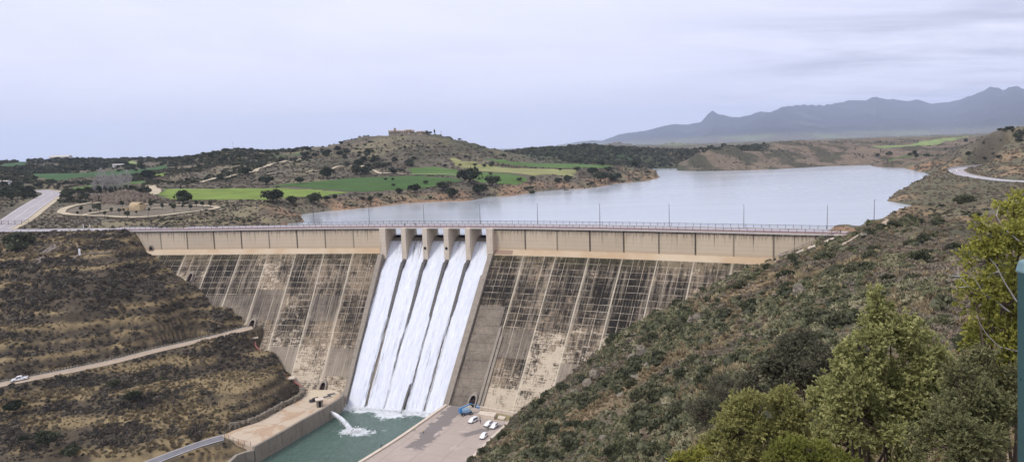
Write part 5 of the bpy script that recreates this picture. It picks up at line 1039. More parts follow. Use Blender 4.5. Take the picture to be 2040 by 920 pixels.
# ramp and its fence at the right end
tag(strip('ramp', walk, 3.0, M_PIER, .15, thick=.9, kind=None), 'pale concrete ramp climbing to the right end of the dam crest', 'ramp')
def fence_line(name, L, h, label, cat, mat, post_every=2.0, rails=(1.0, .5), pr=.05, rr=.03, group=None, infill=0):
    L = np.asarray(L, float); root = empty(name, tuple(L[-1]), label=label, cat=cat, group=group); O = L[-1]; m = MB()
    for f_ in rails: m.tube([p-O+np.array([0, 0, h*f_]) for p in L], rr, 4)
    if infill:
        for p, q in zip(L[:-1], L[1:]):
            for k in range(infill): t = p+(q-p)*k/infill-O; m.tube([t+np.array([0, 0, h*.1]), t+np.array([0, 0, h])], .018, 3, caps=False)
    m.build('rail', mat, root); d = np.r_[0, np.cumsum(np.linalg.norm(np.diff(L, axis=0), axis=1))]; first = None
    for s in np.arange(0, d[-1], post_every)[:99]:
        p = np.array([np.interp(s, d, L[:, i]) for i in range(3)])-O
        if first is None: first = MB().tube([(0, 0, -.3), (0, 0, h*1.05)], pr, 5).build('post', mat, root); first.location = tuple(p)
        else: c = first.copy(); COL.objects.link(c); c.parent = root; c.location = tuple(p)
    return root
wl = walk.copy(); t = np.gradient(wl[:, :2], axis=0); t /= np.linalg.norm(t, axis=1)[:, None]; nw = np.stack([-t[:, 1], t[:, 0]], 1)
fl = wl.copy(); fl[:, :2] += nw*1.45; fl[:, 2] += .15; fence_line('railing', fl, 1.1, 'dark barred railing along the ramp at the right end of the dam', 'railing', M_RAIL, 2.2, infill=6)
fl = wl[:3].copy(); fl[:, :2] -= nw[:3]*1.45; fl[:, 2] += .15; fence_line('railing', fl, 1.1, 'short dark railing at the lower end of the ramp', 'railing', M_RAIL, 1.5)
L = smooth_line([np.array([*Wy(x, y, Y)[:2], 0]) for x, y, Y in ((-10, 453, 279), (60, 453, 279), (130, 452, 277), (205, 450, 262))], 3); L[:, 2] = [ground(p[0], p[1]) for p in L]
fence_line('fence', L, 1.7, 'dark post and rail fence along the road at the left end of the dam', 'fence', M_RAIL, 2.6, rails=(1.0, .6, .3), rr=.05, pr=.08)
L = smooth_line([np.array([*damp(a, 2.2, 0)[:2], 0]) for a in (-88, -60, -30, -8)], 3); L[:, 2] = [ground(p[0], p[1]) for p in L]
fence_line('fence', L, 1.1, 'thin dark fence on the valley side of the left bank road, above the big tree', 'fence', M_RAIL, 3.2)
strip('pavement', np.array([[*damp(a, 1.2, 0)[:2], -23.72] for a in np.arange(-150, -2, 4)]), 1.6, M_DECK, .06); strip('road', np.array([[*damp(a, -4, 0)[:2], -23.8] for a in np.arange(-160, -2, 4)]), 6, M_DROAD, .05)
L = smooth_line([(*p, 0) for p in W2(((448, 872), (470, 882), (500, 889)), Z_PLAT)], 1.5); L[:, 2] = Z_PLAT; fence_line('railing', L, 1.1, 'thin railing at the lower corner of the quay', 'railing', M_RAIL, 2.0)
# lookout disc
q = Wy(177, 459, 259); e = empty('lookout', (q[0], q[1], q[2]), label='round pale concrete lookout terrace at the left end of the dam', cat='terrace'); MB().tube([(0, 0, -1.6), (0, 0, .0)], 4.4, 32).build('terrace', M_PIER, e); m = MB()
for k in range(32): a = 2*math.pi*k/32; m.box((4.2*math.cos(a), 4.2*math.sin(a), .2), (.3, .86, .42), a)
m.build('rim', M_DECK, e)
for dx in (-1.8, .5): MB().tube([(dx, 0, 0), (dx, 0, 2.4)], .16, 8).build('post', M_DECK, e)
q = ray_ground(159, 508, Y0=150); m = MB().box((0, 0, 1.0), (.5, .4, 2.0)); o = m.build('marker_post', M_PAINT); o.location = tuple(q); tag(o, 'small white marker post on the dark slope below the lookout', 'post')
for (a, b_, w_) in ((((112, 486), (88, 500), (80, 517)), 'path', 2.4), (((92, 519), (130, 511), (165, 505), (200, 502), (240, 496)), 'path', .7)):
    L = np.array([ray_ground(px, py, Y0=150) for px, py in a]); strip('path', smooth_line(L, 1.2), w_, material('earth_steps', asphalt((.17, .14, .115))), .25, drape=True)
# guard rail of the lakeside road
t = np.gradient(rroad[:, :2], axis=0); t /= np.linalg.norm(t, axis=1)[:, None]; nw = np.stack([-t[:, 1], t[:, 0]], 1)
for sgn, lb in ((1, 'pale guard rail on the lake side of the curved road'),):
    L = rroad.copy(); L[:, :2] += nw*4.0*sgn; g = empty('guard_rail', tuple(L[0]), label=lb, cat='guard rail'); O = L[0]; m = MB(); 
    for a, b_ in zip(L[:-1], L[1:]):
        d = b_-a; m.box(((a+b_)/2-O+np.array([0, 0, .62])), (np.linalg.norm(d[:2])+.05, .08, .34), math.atan2(d[1], d[0]))
    m.build('rail', M_PAINT, g); m = MB()
    for p in L: m.box(p-O+np.array([0, 0, .25]), (.12, .12, .8))
    tag(m.build('post', M_POLE, g), kind='stuff')
# ------------------------------------------------------------------ vehicles
M_WHITE = material('white_car_paint', color=(.80, .80, .80), rough=.3, spec=.5); M_BLACK = material('black_car_paint', color=(.02, .02, .024), rough=.25, spec=.6); M_GLASS = material('dark_car_glass', color=(.02, .025, .03), rough=.1, spec=.7); M_TYRE = material('tyre_rubber', color=(.02, .02, .02), rough=.9); M_RIM = material('wheel_rim', color=(.35, .35, .36), rough=.4, metal=.6); M_BUMP = material('grey_bumper', color=(.08, .08, .085), rough=.7); M_LAMPR = material('red_tail_light', color=(.45, .03, .03), rough=.3); M_LAMPW = material('clear_headlight', color=(.7, .72, .75), rough=.2)
def vehicle(name, L, Wd, Hh, lower, upper, paint, bed=None):
    """lower/upper: side outlines (x, z), x forward; upper narrows towards the roof"""
    r = empty(name)
    def ext(P, w0, w1=None, zr=None):
        n = len(P); V = []
        for s in (-1, 1):
            for x, z in P:
                w = w0 if w1 is None else w0+(w1-w0)*(z-zr[0])/(zr[1]-zr[0]); V.append((x, s*w/2, z))
        return V, [tuple(range(n))[::-1], tuple(range(n, 2*n))]+[(i, (i+1) % n, n+(i+1) % n, n+i) for i in range(n)]
    m = MB(); V, F = ext(lower, Wd); m.add(V, F); zr = (min(z for x, z in upper), max(z for x, z in upper)); V, F = ext(upper, Wd*.96, Wd*.80, zr); m.add(V, F); b = m.build('body', paint, r)
    md = b.modifiers.new('soft_edges', 'BEVEL'); md.width = .07; md.segments = 2; md.limit_method = 'ANGLE'
    x0 = min(x for x, z in upper); x1 = max(x for x, z in upper); z0, z1 = zr; tx0 = min(x for x, z in upper if z > z1-.05); tx1 = max(x for x, z in upper if z > z1-.05)
    wy = lambda z: (Wd*.96+(Wd*.80-Wd*.96)*(z-z0)/(z1-z0))/2
    za, zb = z0+.06*(z1-z0)+.03, z1-.16*(z1-z0)
    ex = lambda z, a, b_: a+(b_-a)*(z-z0)/(z1-z0)
    nwin = 3 if (x1-x0) > 2.6 else 2; xa0, xb0 = x0+.22, x1-.20
    for s in (-1, 1):
        for k in range(nwin):
            f0, f1 = k/nwin, (k+1)/nwin; P = []
            for f_, z, g in ((f0, za, .05), (f1, za, -.05), (f1, zb, -.05), (f0, zb, .05)):
                lo, hi = ex(z, x0, tx0)+.14, ex(z, x1, tx1)-.14; P.append((lo+(hi-lo)*f_+g, s*(wy(z)+.012), z))
            MB().add(P+[(p[0], p[1]-s*.03, p[2]) for p in P], [(0, 1, 2, 3), (7, 6, 5, 4), (0, 4, 5, 1), (1, 5, 6, 2), (2, 6, 7, 3), (3, 7, 4, 0)]).build('side_window', M_GLASS, r)
    for e, (xb_, xt_), nm in ((1, (x1, tx1), 'windscreen'), (-1, (x0, tx0), 'rear_window')):
        P = [(ex(z, xb_, xt_)+e*.015, y*(wy(z)-.12), z) for z, y in ((za, -1), (za, 1), (zb+.03, 1), (zb+.03, -1))]; MB().add(P+[(p[0]-e*.03, p[1], p[2]) for p in P], [(0, 1, 2, 3), (7, 6, 5, 4), (0, 4, 5, 1), (1, 5, 6, 2), (2, 6, 7, 3), (3, 7, 4, 0)]).build(nm, M_GLASS, r)
    for x in (L*.31, -L*.31):
        for s in (-1, 1):
            y = s*(Wd/2-.08); w_ = MB().tube([(x, y-.12, .34), (x, y+.12, .34)], .34, 16).build('wheel', M_TYRE, r); MB().tube([(x, y-.13, .34), (x, y+.13, .34)], .20, 10).build('rim', M_RIM, w_)
    xf = L/2; 
    for s in (-1, 1):
        MB().box((xf-.02, s*Wd*.36, .72), (.10, .34, .18)).build('headlight', M_LAMPW, r); MB().box((-xf+.02, s*Wd*.42, .85), (.08, .16, .40)).build('tail_light', M_LAMPR, r); MB().box((x1-.35, s*(Wd/2+.09), z0+.12), (.14, .18, .16)).build('mirror', paint, r)
    MB().box((xf-.01, 0, .42), (.16, Wd*.94, .26)).build('bumper', M_BUMP, r); MB().box((-xf+.01, 0, .42), (.16, Wd*.94, .24)).build('bumper', M_BUMP, r)
    if bed:
        q = MB(); (bx0, bx1) = bed; zc = .98
        for s in (-1, 1): q.tube([(bx0, s*Wd*.44, zc), (bx0+.1, s*Wd*.42, zc+.55), (bx1, s*Wd*.42, zc+.55)], .04, 5)
        q.tube([(bx1, -Wd*.42, zc+.55), (bx1, Wd*.42, zc+.55)], .04, 5); q.tube([(bx0+.1, -Wd*.42, zc+.55), (bx0+.1, Wd*.42, zc+.55)], .04, 5); q.build('bed_rack', M_BUMP, r); MB().box(((bx0+bx1)/2, 0, .96), (bx1-bx0-.2, Wd*.8, .06)).build('bed_floor', M_DARK, r)
    return r
low_v = lambda L: [(-L/2, .30), (-L/2, .95), (L/2-1.0, 1.0), (L/2-.15, .88), (L/2, .70), (L/2, .30)]
van_p = lambda: vehicle('parked_car', 4.5, 1.84, 1.85, low_v(4.5), [(-2.22, .94), (-2.12, 1.80), (-1.95, 1.86), (.55, 1.86), (.75, 1.80), (1.45, .94)], M_WHITE)
suv_p = lambda: vehicle('parked_car', 4.4, 1.82, 1.6, low_v(4.4), [(-2.12, .94), (-1.75, 1.56), (-1.5, 1.60), (.2, 1.60), (.4, 1.55), (1.15, .94)], M_WHITE)
def put(o, px, py, z, rz, label, cat='car', group=None):
    q = Wz(px, py, z); o.location = (q[0], q[1], z); o.rotation_euler = (0, 0, rz); o.scale = (.62, .62, .62); return tag(o, label, cat, group)
hd = math.atan2(-.86, -.52)
v1 = put(van_p(), 942.5, 840, Z_APR, hd-.1, 'white people carrier parked alone just below the blue boom lift', 'van', 'white vehicles on the apron')
v2 = put(suv_p(), 973, 847, Z_APR, hd, 'white car with dark open rear, left one of the touching pair', 'car', 'white vehicles on the apron')
v3 = put(copy_tree(v2), 984.5, 851, Z_APR, hd+.15, 'white estate car, right one of the touching pair on the apron', 'car', 'white vehicles on the apron')
v4 = put(copy_tree(v2), 963.5, 871, Z_APR, hd+.2, 'white car parked apart, lowest one on the apron', 'car', 'white vehicles on the apron')
b5 = vehicle('parked_car', 4.4, 1.82, 1.6, low_v(4.4), [(-2.12, .94), (-1.75, 1.52), (-1.5, 1.56), (.2, 1.56), (.4, 1.5), (1.15, .94)], M_BLACK); put(b5, 626.5, 799, Z_PLAT, math.atan2(-.5, -.85), 'black car parked on the quay beside the concrete hut', 'car')
pk_ = vehicle('pickup_truck', 5.2, 1.85, 1.8, [(-2.6, .38), (-2.6, 1.02), (1.2, 1.04), (2.45, .95), (2.6, .75), (2.6, .38)], [(-.95, .98), (-.8, 1.66), (-.6, 1.74), (.6, 1.74), (.8, 1.66), (1.35, .98)], M_WHITE, bed=(-2.5, -.95))
i = int(np.argmin(np.abs(px_of(road1[:, 0], road1[:, 1], road1[:, 2])[0]-30))); q = road1[i]; t = road1[i-1]-road1[i+1]; pk_.location = (q[0]+.3, q[1]+.9, q[2]+.06); pk_.scale = (.76, .76, .76); pk_.rotation_euler = (0, -math.atan2(t[2], math.hypot(t[0], t[1])), math.atan2(t[1], t[0])); tag(pk_, 'white double cab pickup truck on the pale access road at the far left', 'pickup truck')
# blue boom lift
M_BLUE = material('blue_machine_paint', color=(.05, .20, .42), rough=.45); M_LBLUE = material('pale_blue_cover', color=(.28, .42, .55), rough=.5); M_CREAM = material('cream_cover', color=(.62, .57, .45), rough=.7)
q = Wz(929, 825, Z_APR); bl = empty('boom_lift', (q[0], q[1], Z_APR), .35, label='blue boom lift with dark wheels and raised basket by the gallery door', cat='boom lift')
MB().box((0, 0, .95), (4.2, 1.5, .5)).box((0, 0, .7), (3.2, .5, .3)).build('chassis', M_BLUE, bl)
for x in (-1.6, 1.6):
    for s in (-1, 1): w_ = MB().tube([(x, s*1.15-.22, .55), (x, s*1.15+.22, .55)], .55, 16).build('wheel', M_TYRE, bl); MB().tube([(x, s*1.15-.24, .55), (x, s*1.15+.24, .55)], .26, 10).build('rim', M_RIM, w_)
MB().box((-.4, 0, 1.75), (3.4, 2.1, 1.1), taper=.9).build('turret', M_LBLUE, bl); MB().box((-2.3, 0, 1.8), (1.0, 2.2, 1.3), taper=.85).build('counterweight', M_BLUE, bl); MB().box((1.5, .3, 2.1), (1.5, 1.7, 1.7), taper=.8).build('engine_cover', M_CREAM, bl)
bo = MB().tube([(-2.6, 0, 2.5), (2.2, .3, 3.9)], [.26, .22], 6).build('lower_boom', M_BLUE, bl); MB().tube([(2.2, .3, 3.9), (-2.2, .1, 2.95)], [.18, .16], 6).build('upper_boom', M_LBLUE, bl); MB().tube([(1.8, .3, 3.8), (4.4, .8, 2.7)], [.12, .10], 6).build('jib', M_LBLUE, bl)
m = MB().box((4.9, .9, 1.6), (1.0, 2.0, .1))
for z_ in (2.1, 2.7): m.tube([(4.4, -.1, z_), (5.4, -.1, z_), (5.4, 1.9, z_), (4.4, 1.9, z_), (4.4, -.1, z_)], .05, 5)
for c in ((4.4, -.1), (5.4, -.1), (5.4, 1.9), (4.4, 1.9)): m.tube([(*c, 1.6), (*c, 2.7)], .05, 5)
m.build('basket', M_BLUE, bl)
bl.scale = (.68, .68, .68); hut.scale = (.72, .72, .85)
# ------------------------------------------------------------------ people
M_SKIN = material('skin', color=(.48, .30, .22), rough=.6); M_HIVIS = material('yellow_jacket', color=(.65, .70, .12), rough=.7); M_NAVY = material('dark_clothes', color=(.03, .035, .05), rough=.85); M_HAIR = material('dark_hair', color=(.03, .022, .018), rough=.9); M_WCL = material('white_clothes', color=(.7, .72, .75), rough=.8); M_JEANS = material('blue_trousers', color=(.07, .11, .2), rough=.85)
def person(px, py, z, rz, label, top, legs, stride=.0, p=None, helmet=None):
    v = [(0, 0, .95), (0, 0, 1.12), (0, 0, 1.32), (0, .01, 1.46), (0, .02, 1.53), (0, .035, 1.63), (0, .03, 1.70)]; r = [.15, .135, .165, .075, .055, .095, .075]; e = [(0, 1), (1, 2), (2, 3), (3, 4), (4, 5), (5, 6)]
    for s in (-1, 1):
        b = len(v); st = stride*s; v += [(s*.10, 0, .86), (s*.11, st*.5+.02, .48), (s*.11, st, .09), (s*.13, st+.15, .045)]; r += [.095, .062, .042, .038]; e += [(0, b), (b, b+1), (b+1, b+2), (b+2, b+3)]
        b = len(v); v += [(s*.19, 0, 1.38), (s*.25, -.03-st*.3, 1.10), (s*.25, .10-st*.4, .88)]; r += [.062, .045, .032]; e += [(2, b), (b, b+1), (b+1, b+2)]
        for k in range(5):
            c = len(v); ox = (k-2)*.018; L_ = (.05, .075, .082, .076, .06)[k]; v += [(s*.25+ox*.3, .115-st*.4+ox, .83), (s*.25-s*.012, .125-st*.4+ox*1.2, .83-L_)]; r += [.011, .008]; e += [(b+2, c), (c, c+1)]
    me = bpy.data.meshes.new('person'); me.from_pydata(v, e, []); o = bpy.data.objects.new('person', me); COL.objects.link(o); sk = o.modifiers.new('skin', 'SKIN'); 
    for i, q in enumerate(me.skin_vertices[0].data): q.radius = (r[i], r[i]*.82); q.use_root = (i == 0)
    sb = o.modifiers.new('smooth', 'SUBSURF'); sb.levels = 1; sb.render_levels = 1
    dg = bpy.context.evaluated_depsgraph_get(); m2 = bpy.data.meshes.new_from_object(o.evaluated_get(dg)); o.modifiers.clear(); o.data = m2
    for m_ in (M_SKIN, top, legs, M_NAVY): m2.materials.append(m_)
    for f_ in m2.polygons:
        c = f_.center; f_.material_index = 3 if c.z < .12 else 2 if c.z < .92 and abs(c.x) < .2 else 0 if (c.z > 1.50 or c.z < .90) else 1; f_.use_smooth = True
    hb = bmesh.new(); bmesh.ops.create_uvsphere(hb, u_segments=12, v_segments=8, radius=.108); bmesh.ops.translate(hb, verts=hb.verts, vec=(0, .015, 1.705)); bmesh.ops.delete(hb, geom=[q for q in hb.verts if q.co.z < 1.66 or (q.co.y > .075 and q.co.z < 1.72)], context='VERTS'); hm_ = bpy.data.meshes.new('hair'); hb.to_mesh(hm_); hb.free(); hm_.materials.append(helmet or M_HAIR); ho_ = bpy.data.objects.new('helmet' if helmet else 'hair', hm_); link(ho_, o)
    m = MB()
    for s in (-1, 1): m.box((s*.035, .118, 1.645), (.022, .012, .012))
    m.box((0, .125, 1.615), (.02, .03, .03)); m.box((0, .115, 1.58), (.045, .01, .01)); m.build('face', M_NAVY, o)
    q = Wz(px, py, z) if p is None else p; o.location = (q[0], q[1], q[2]); o.rotation_euler = (0, 0, rz); o.scale = (.66, .66, .66); return tag(o, label, 'person')
person(826.5, 858, Z_APR, 2.0, 'person in a yellow jacket near the river kerb, left of another', M_HIVIS, M_NAVY, .12, helmet=M_PAINT)
person(843.5, 863, Z_APR, -1.5, 'person in a yellow jacket in the middle of the pale apron', M_HIVIS, M_NAVY, .15, helmet=M_PAINT)
person(759.5, 892, Z_APR+.3, 1.0, 'person in dark clothes standing alone on the river kerb', M_NAVY, M_NAVY, .05)
person(957.5, 843.5, Z_APR, 2.6, 'person in dark clothes between the people carrier and the touching pair', M_NAVY, M_NAVY, .1)
person(956.5, 836, Z_APR, .4, 'person in grey clothes beside the low concrete block', M_POLE, M_NAVY, .05)
person(972.5, 858, Z_APR, -.8, 'person in dark clothes standing below the touching pair of cars', M_NAVY, M_NAVY, .08)
person(0, 0, 0, 2.4, 'person in white top and blue trousers at the lower end of the ramp', M_WCL, M_JEANS, .1, p=walk[1]+np.array([-1.0, -.5, .2]))
for px, lb in ((805.5, 'person in dark clothes on the dam crest above the first spillway pier gap'), (826, 'person in dark clothes on the dam crest above the second spillway bay')):
    a = float(np.interp(px, [755, 974], [95.0, 132.2])); q = damp(a, -.5, -23.55); person(0, 0, 0, 0, lb, M_NAVY, M_NAVY, .06, p=q)
# ------------------------------------------------------------------ buildings
M_STUCCO = material('pale_stone_house', conc((.27, .225, .165), (.40, .34, .26), .3), rough=.95); M_TILE = material('old_roof_tiles', color=(.31, .225, .165), rough=.95); M_WH = material('white_render', color=(.62, .61, .58)); M_SHEET = material('pale_sheet_roof', color=(.50, .46, .40))
def house(p, w_, d, h, rh, label, group=None, name='stone_house', rz=0.0, wall=None, roof=None, cat='house', wins=3, tower=False):
    e = empty(name, tuple(p), rz, label=label, cat=cat, group=group); MB().box((0, 0, h/2-1), (w_, d, h+2)).build('wall', wall or M_STUCCO, e); o_ = .3
    if rh > 0: MB().add([(-w_/2-o_, -d/2-o_, h), (w_/2+o_, -d/2-o_, h), (w_/2+o_, d/2+o_, h), (-w_/2-o_, d/2+o_, h), (-w_/2-o_, 0, h+rh), (w_/2+o_, 0, h+rh)], [(0, 1, 5, 4), (3, 4, 5, 2), (0, 4, 3), (1, 2, 5), (0, 3, 2, 1)]).build('roof', roof or M_TILE, e)
    for k in range(wins): MB().box((-w_/2+w_*(k+.5)/wins, -d/2-.02, h*.55), (.8, .1, 1.1)).build('window', M_DARK, e)
    return e
def on_hill(px, py, Y): q = Wy(px, py, Y); z = ground(q[0], q[1]); return (q[0], q[1], z)
hs = [(780, 6.5, 6, 4.2, 1.2, 'leftmost stone house of the hilltop village', 0), (787, 2.4, 2.6, 7.4, 0, 'square stone bell tower of the hilltop village', 1), (794, 6, 6, 3.8, 1.2, 'stone house right of the bell tower on the hilltop', 0), (803, 8, 6, 3.4, 1.3, 'long stone house in the middle of the hilltop village', 0), (813, 7, 5, 3.2, 1.1, 'low stone house right of the long one on the hilltop', 0), (822, 4, 5, 3.2, 1.4, 'small gabled house near the gap in the hilltop village', 0), (837, 7, 5, 2.8, .8, 'low ruined house between the gap and the cypress', 0), (845, 4, 4, 2.4, .7, 'smallest house beside the grey trees on the hilltop', 0)]
for px, w_, d, h, rh, lb, tw in hs: house(on_hill(px, 267, 716), w_*.85, d*.7, h*.95, rh*.9, lb, 'buildings of the hilltop village', 'bell_tower' if tw else 'stone_house', random.uniform(-.3, .3), cat='tower' if tw else 'house', wins=1 if tw else 3)
house(on_hill(122, 322, 970), 24, 12, 5.0, 2.2, 'long pale farm shed on the left horizon', None, 'farm_shed', .1, M_WH, M_SHEET, 'shed', 5)
house(on_hill(4, 358, 470), 9, 6, 2.6, .5, 'low pale shed among the oaks at the left edge', None, 'farm_shed', .1, M_WH, M_SHEET, 'shed', 2)
house(on_hill(237, 341, 690), 9, 5, 2.4, .8, 'small pale shed at the foot of the left wood', None, 'farm_shed', .2, M_WH, M_SHEET, 'shed', 2)
for px, lb in ((1246, 'tiny white farmhouse left on the distant plain'), (1322, 'tiny white farmhouse in the middle of the distant plain'), (1436, 'tiny white farmhouse above the brown peninsula')): house(on_hill(px, 289, 2900), 16, 10, 5, 2, lb, None, 'farmhouse', 0, M_WH, M_TILE, 'farmhouse', 2)
q = on_hill(465, 299, 690); e = empty('aerial_mast', q, label='thin aerial mast standing on the bare rocky knoll', cat='mast'); MB().tube([(0, 0, -1), (0, 0, 8.2)], [.16, .08], 5).build('pole', M_POLE, e); m = MB()
for k in range(3): m.tube([(-.7, 0, 5.6+k*.9), (.7, 0, 5.6+k*.9)], .05, 4)
m.build('antenna', M_POLE, e)
for px, py, Y, h, lb in ((879, 268, 722, 5.0, 'thin pole at the right end of the hilltop village'), (25, 368, 470, 9, 'thin power pole among the oaks at the far left'), (700, 300, 660, 6, 'thin power pole on the left flank of the village hill')):
    q = on_hill(px, py, Y); e = empty('power_pole', q, label=lb, cat='pole'); MB().tube([(0, 0, -.5), (0, 0, h)], [.14, .1], 5).build('pole', M_BARK, e); MB().box((0, 0, h-.5), (1.6, .12, .14)).build('crossarm', M_BARK, e)
q = on_hill(866, 268, 720); V, F, col = blob_mesh(888, 400, (.8, .8, 3.2), .4, 8, True, 1.4, 1.0); V[:, 2] += 1.2; o = mesh_obj('cypress', V, F, M_OAK, col=col); o.location = q; tag(o, 'narrow dark cypress beside the hilltop village', 'tree')
for k, (px, w_) in enumerate(((850, 4.5), (856, 5.0))): place_oak(np.array(on_hill(px, 268, 718)), w_, ('grey green tree left of the cypress on the hilltop', 'grey green tree just beside the cypress on the hilltop')[k])
# stone vault in the park
q = Wy(274, 421, 322); q = (q[0], q[1], ground(q[0], q[1])); M_STONE = material('golden_stone_blocks', conc((.36, .27, .15), (.52, .41, .25), .3), rough=.95); e = empty('stone_vault', q, -.35, label='golden stone barrel vault with an open dark end in the park', cat='vault')
V = []; K = 14; Ln = 5.0
for y_ in (0, Ln):
    for rr in (2.4, 1.85):
        for k in range(K+1): a = math.pi*k/K; V.append((y_-2.4, rr*math.cos(a), .9+rr*math.sin(a)*1.02))
n = K+1; F = []
for k in range(K): F += [(k, k+1, 2*n+k+1, 2*n+k), (n+k+1, n+k, 3*n+k, 3*n+k+1), (k+1, k, n+k, n+k+1), (2*n+k, 2*n+k+1, 3*n+k+1, 3*n+k)]
MB().add(V, F).build('vault', M_STONE, e); MB().box((.2, 2.15, .3), (5.4, .6, 1.6)).box((.2, -2.15, .3), (5.4, .6, 1.6)).build('side_wall', M_STONE, e); MB().box((2.35, 0, 1.2), (.4, 4.6, 2.2)).build('end_wall', M_STONE, e)
MB().box((3.0, -1.6, .9), (2.8, 2.4, 2.6)).build('buttress', M_STONE, e); o = MB().box((0, 0, .45), (3.2, 1.6, 1.1)).box((0, 0, 1.04), (3.4, 1.8, .12)).build('stone_trough', M_STONE); o.location = (q[0]-5.0, q[1]-1.0, ground(q[0]-5, q[1]-1)); tag(o, 'low rectangular stone block left of the vault in the park', 'trough')
# ------------------------------------------------------------------ plants right in front of the viewpoint
def sprigs(blobs, n_sprig, per, sprig_r, leaf, seed, elong=2.6, shell=.45, up=.35):
    rs_ = np.random.RandomState(seed); B0 = np.array([b[:6] for b in blobs], float); sub = []
    for b in B0:               # every limb carries many small tufts, light on top with dark gaps between
        for q in range(13):
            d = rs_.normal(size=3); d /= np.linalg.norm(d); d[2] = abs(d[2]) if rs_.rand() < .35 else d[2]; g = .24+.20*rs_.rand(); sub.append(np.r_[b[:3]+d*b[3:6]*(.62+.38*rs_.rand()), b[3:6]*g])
    B = np.array(sub); w_ = B[:, 3]*B[:, 4]+B[:, 3]*B[:, 5]; k = rs_.choice(len(B), n_sprig, p=w_/w_.sum()); d = rs_.normal(size=(n_sprig, 3)); d /= np.linalg.norm(d, axis=1)[:, None]
    rr = rs_.rand(n_sprig)**shell; C = B[k, :3]+d*B[k, 3:6]*rr[:, None]*(1+.22*rs_.normal(size=(n_sprig, 1))); ax = d+np.array([0, 0, up]); ax /= np.linalg.norm(ax, axis=1)[:, None]
    t = rs_.rand(n_sprig, per); P = C[:, None]+ax[:, None]*(t*sprig_r*2.2)[..., None]+rs_.normal(size=(n_sprig, per, 3))*sprig_r*.38*(1.1-t)[..., None]; dirs = ax[:, None]+rs_.normal(size=(n_sprig, per, 3))*.75
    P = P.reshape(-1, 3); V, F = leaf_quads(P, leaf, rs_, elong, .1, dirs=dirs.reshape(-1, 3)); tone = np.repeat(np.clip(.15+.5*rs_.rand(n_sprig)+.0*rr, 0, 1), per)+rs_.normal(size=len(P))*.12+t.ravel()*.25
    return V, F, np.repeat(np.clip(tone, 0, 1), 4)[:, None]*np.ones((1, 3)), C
def limb_tree(mb, base, tips, r0, seed, mid=.45):
    rnd = random.Random(seed); base = Vector(base)
    for t in tips:
        t = Vector(t); m1 = base.lerp(t, mid)+Vector((rnd.gauss(0, .08), rnd.gauss(0, .08), -.04))*(t-base).length*.6; mb.tube([base, m1, t], [r0, r0*.55, r0*.18], 6)
def near_plant(name, label, cat, base_px, Y, blobs_px, mat, n, per, sr, leaf, seed, trunk_mat=None, elong=2.6, shell=.45, up=.35, twigs=0, core=True, r0=.06):
    bx = Wy(base_px, 920, Y); gz = ground(bx[0], bx[1]); e = empty(name, (bx[0], bx[1], gz), label=label, cat=cat); O = np.array([bx[0], bx[1], gz]); B = []
    for px, py, rx, ry, dY in blobs_px:
        c = Wy(px, py, Y+dY)-O; s = (Y+dY)/F_PX; B.append((c[0], c[1], c[2], rx*s, rx*s*.8, ry*s))
    V, F, col, C = sprigs(B, n, per, sr, leaf, seed, elong, shell, up); mesh_obj('crown', V, F, mat, e, col=col); m = MB(); limb_tree(m, (0, 0, -.3), [b[:3] for b in B], r0, seed)
    rs_ = np.random.RandomState(seed); 
    for i in rs_.choice(len(C), min(len(C), 260), replace=False):
        b = B[int(np.argmin([np.linalg.norm(C[i]-np.array(q[:3])) for q in B]))]; a = Vector(b[:3]); c = Vector(C[i]); m.tube([a, a.lerp(c, .5)+Vector((0, 0, -.03)), c], [r0*.22, r0*.13, r0*.06], 4, caps=False)
    m.build('trunk', trunk_mat or M_BARK, e)
    return e, O, B
M_JUN = leaf_mat('juniper_leaves', (.14, .15, .042), (.60, .59, .25), (.30, .30, .14), trans=.35); M_YEL = leaf_mat('yellow_green_leaves', (.17, .18, .035), (.50, .48, .11), (.34, .32, .08), trans=.4); M_DRK = leaf_mat('dark_twiggy_leaves', (.06, .062, .04), (.19, .18, .115), (.17, .16, .10), trans=.25); M_OLV = leaf_mat('olive_leaves', (.15, .155, .045), (.48, .46, .17), (.24, .24, .11), trans=.35); M_LIME = leaf_mat('lime_leaves', (.13, .15, .03), (.34, .35, .085), (.35, .34, .09), trans=.4)
M_DGR = leaf_mat('dark_green_leaves', (.07, .075, .034), (.29, .285, .13), (.2, .2, .1), trans=.3)
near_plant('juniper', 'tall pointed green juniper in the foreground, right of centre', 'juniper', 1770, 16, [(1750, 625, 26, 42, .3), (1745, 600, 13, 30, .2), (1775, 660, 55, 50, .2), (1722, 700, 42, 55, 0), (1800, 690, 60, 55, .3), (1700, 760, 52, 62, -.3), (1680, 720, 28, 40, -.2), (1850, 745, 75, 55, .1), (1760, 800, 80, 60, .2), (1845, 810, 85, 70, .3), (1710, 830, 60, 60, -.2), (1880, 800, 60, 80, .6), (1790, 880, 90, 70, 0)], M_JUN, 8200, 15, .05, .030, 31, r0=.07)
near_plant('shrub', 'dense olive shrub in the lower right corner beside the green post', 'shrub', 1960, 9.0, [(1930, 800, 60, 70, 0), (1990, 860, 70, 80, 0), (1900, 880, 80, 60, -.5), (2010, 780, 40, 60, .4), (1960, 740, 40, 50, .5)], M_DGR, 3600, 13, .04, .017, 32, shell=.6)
near_plant('shrub', 'grey dark twiggy shrub left of the tall juniper', 'shrub', 1620, 27, [(1610, 720, 62, 50, 0), (1560, 750, 55, 42, 0), (1650, 760, 60, 55, .3), (1590, 690, 40, 30, .3), (1520, 780, 50, 40, .2)], M_DRK, 3600, 13, .08, .036, 33, shell=.7)
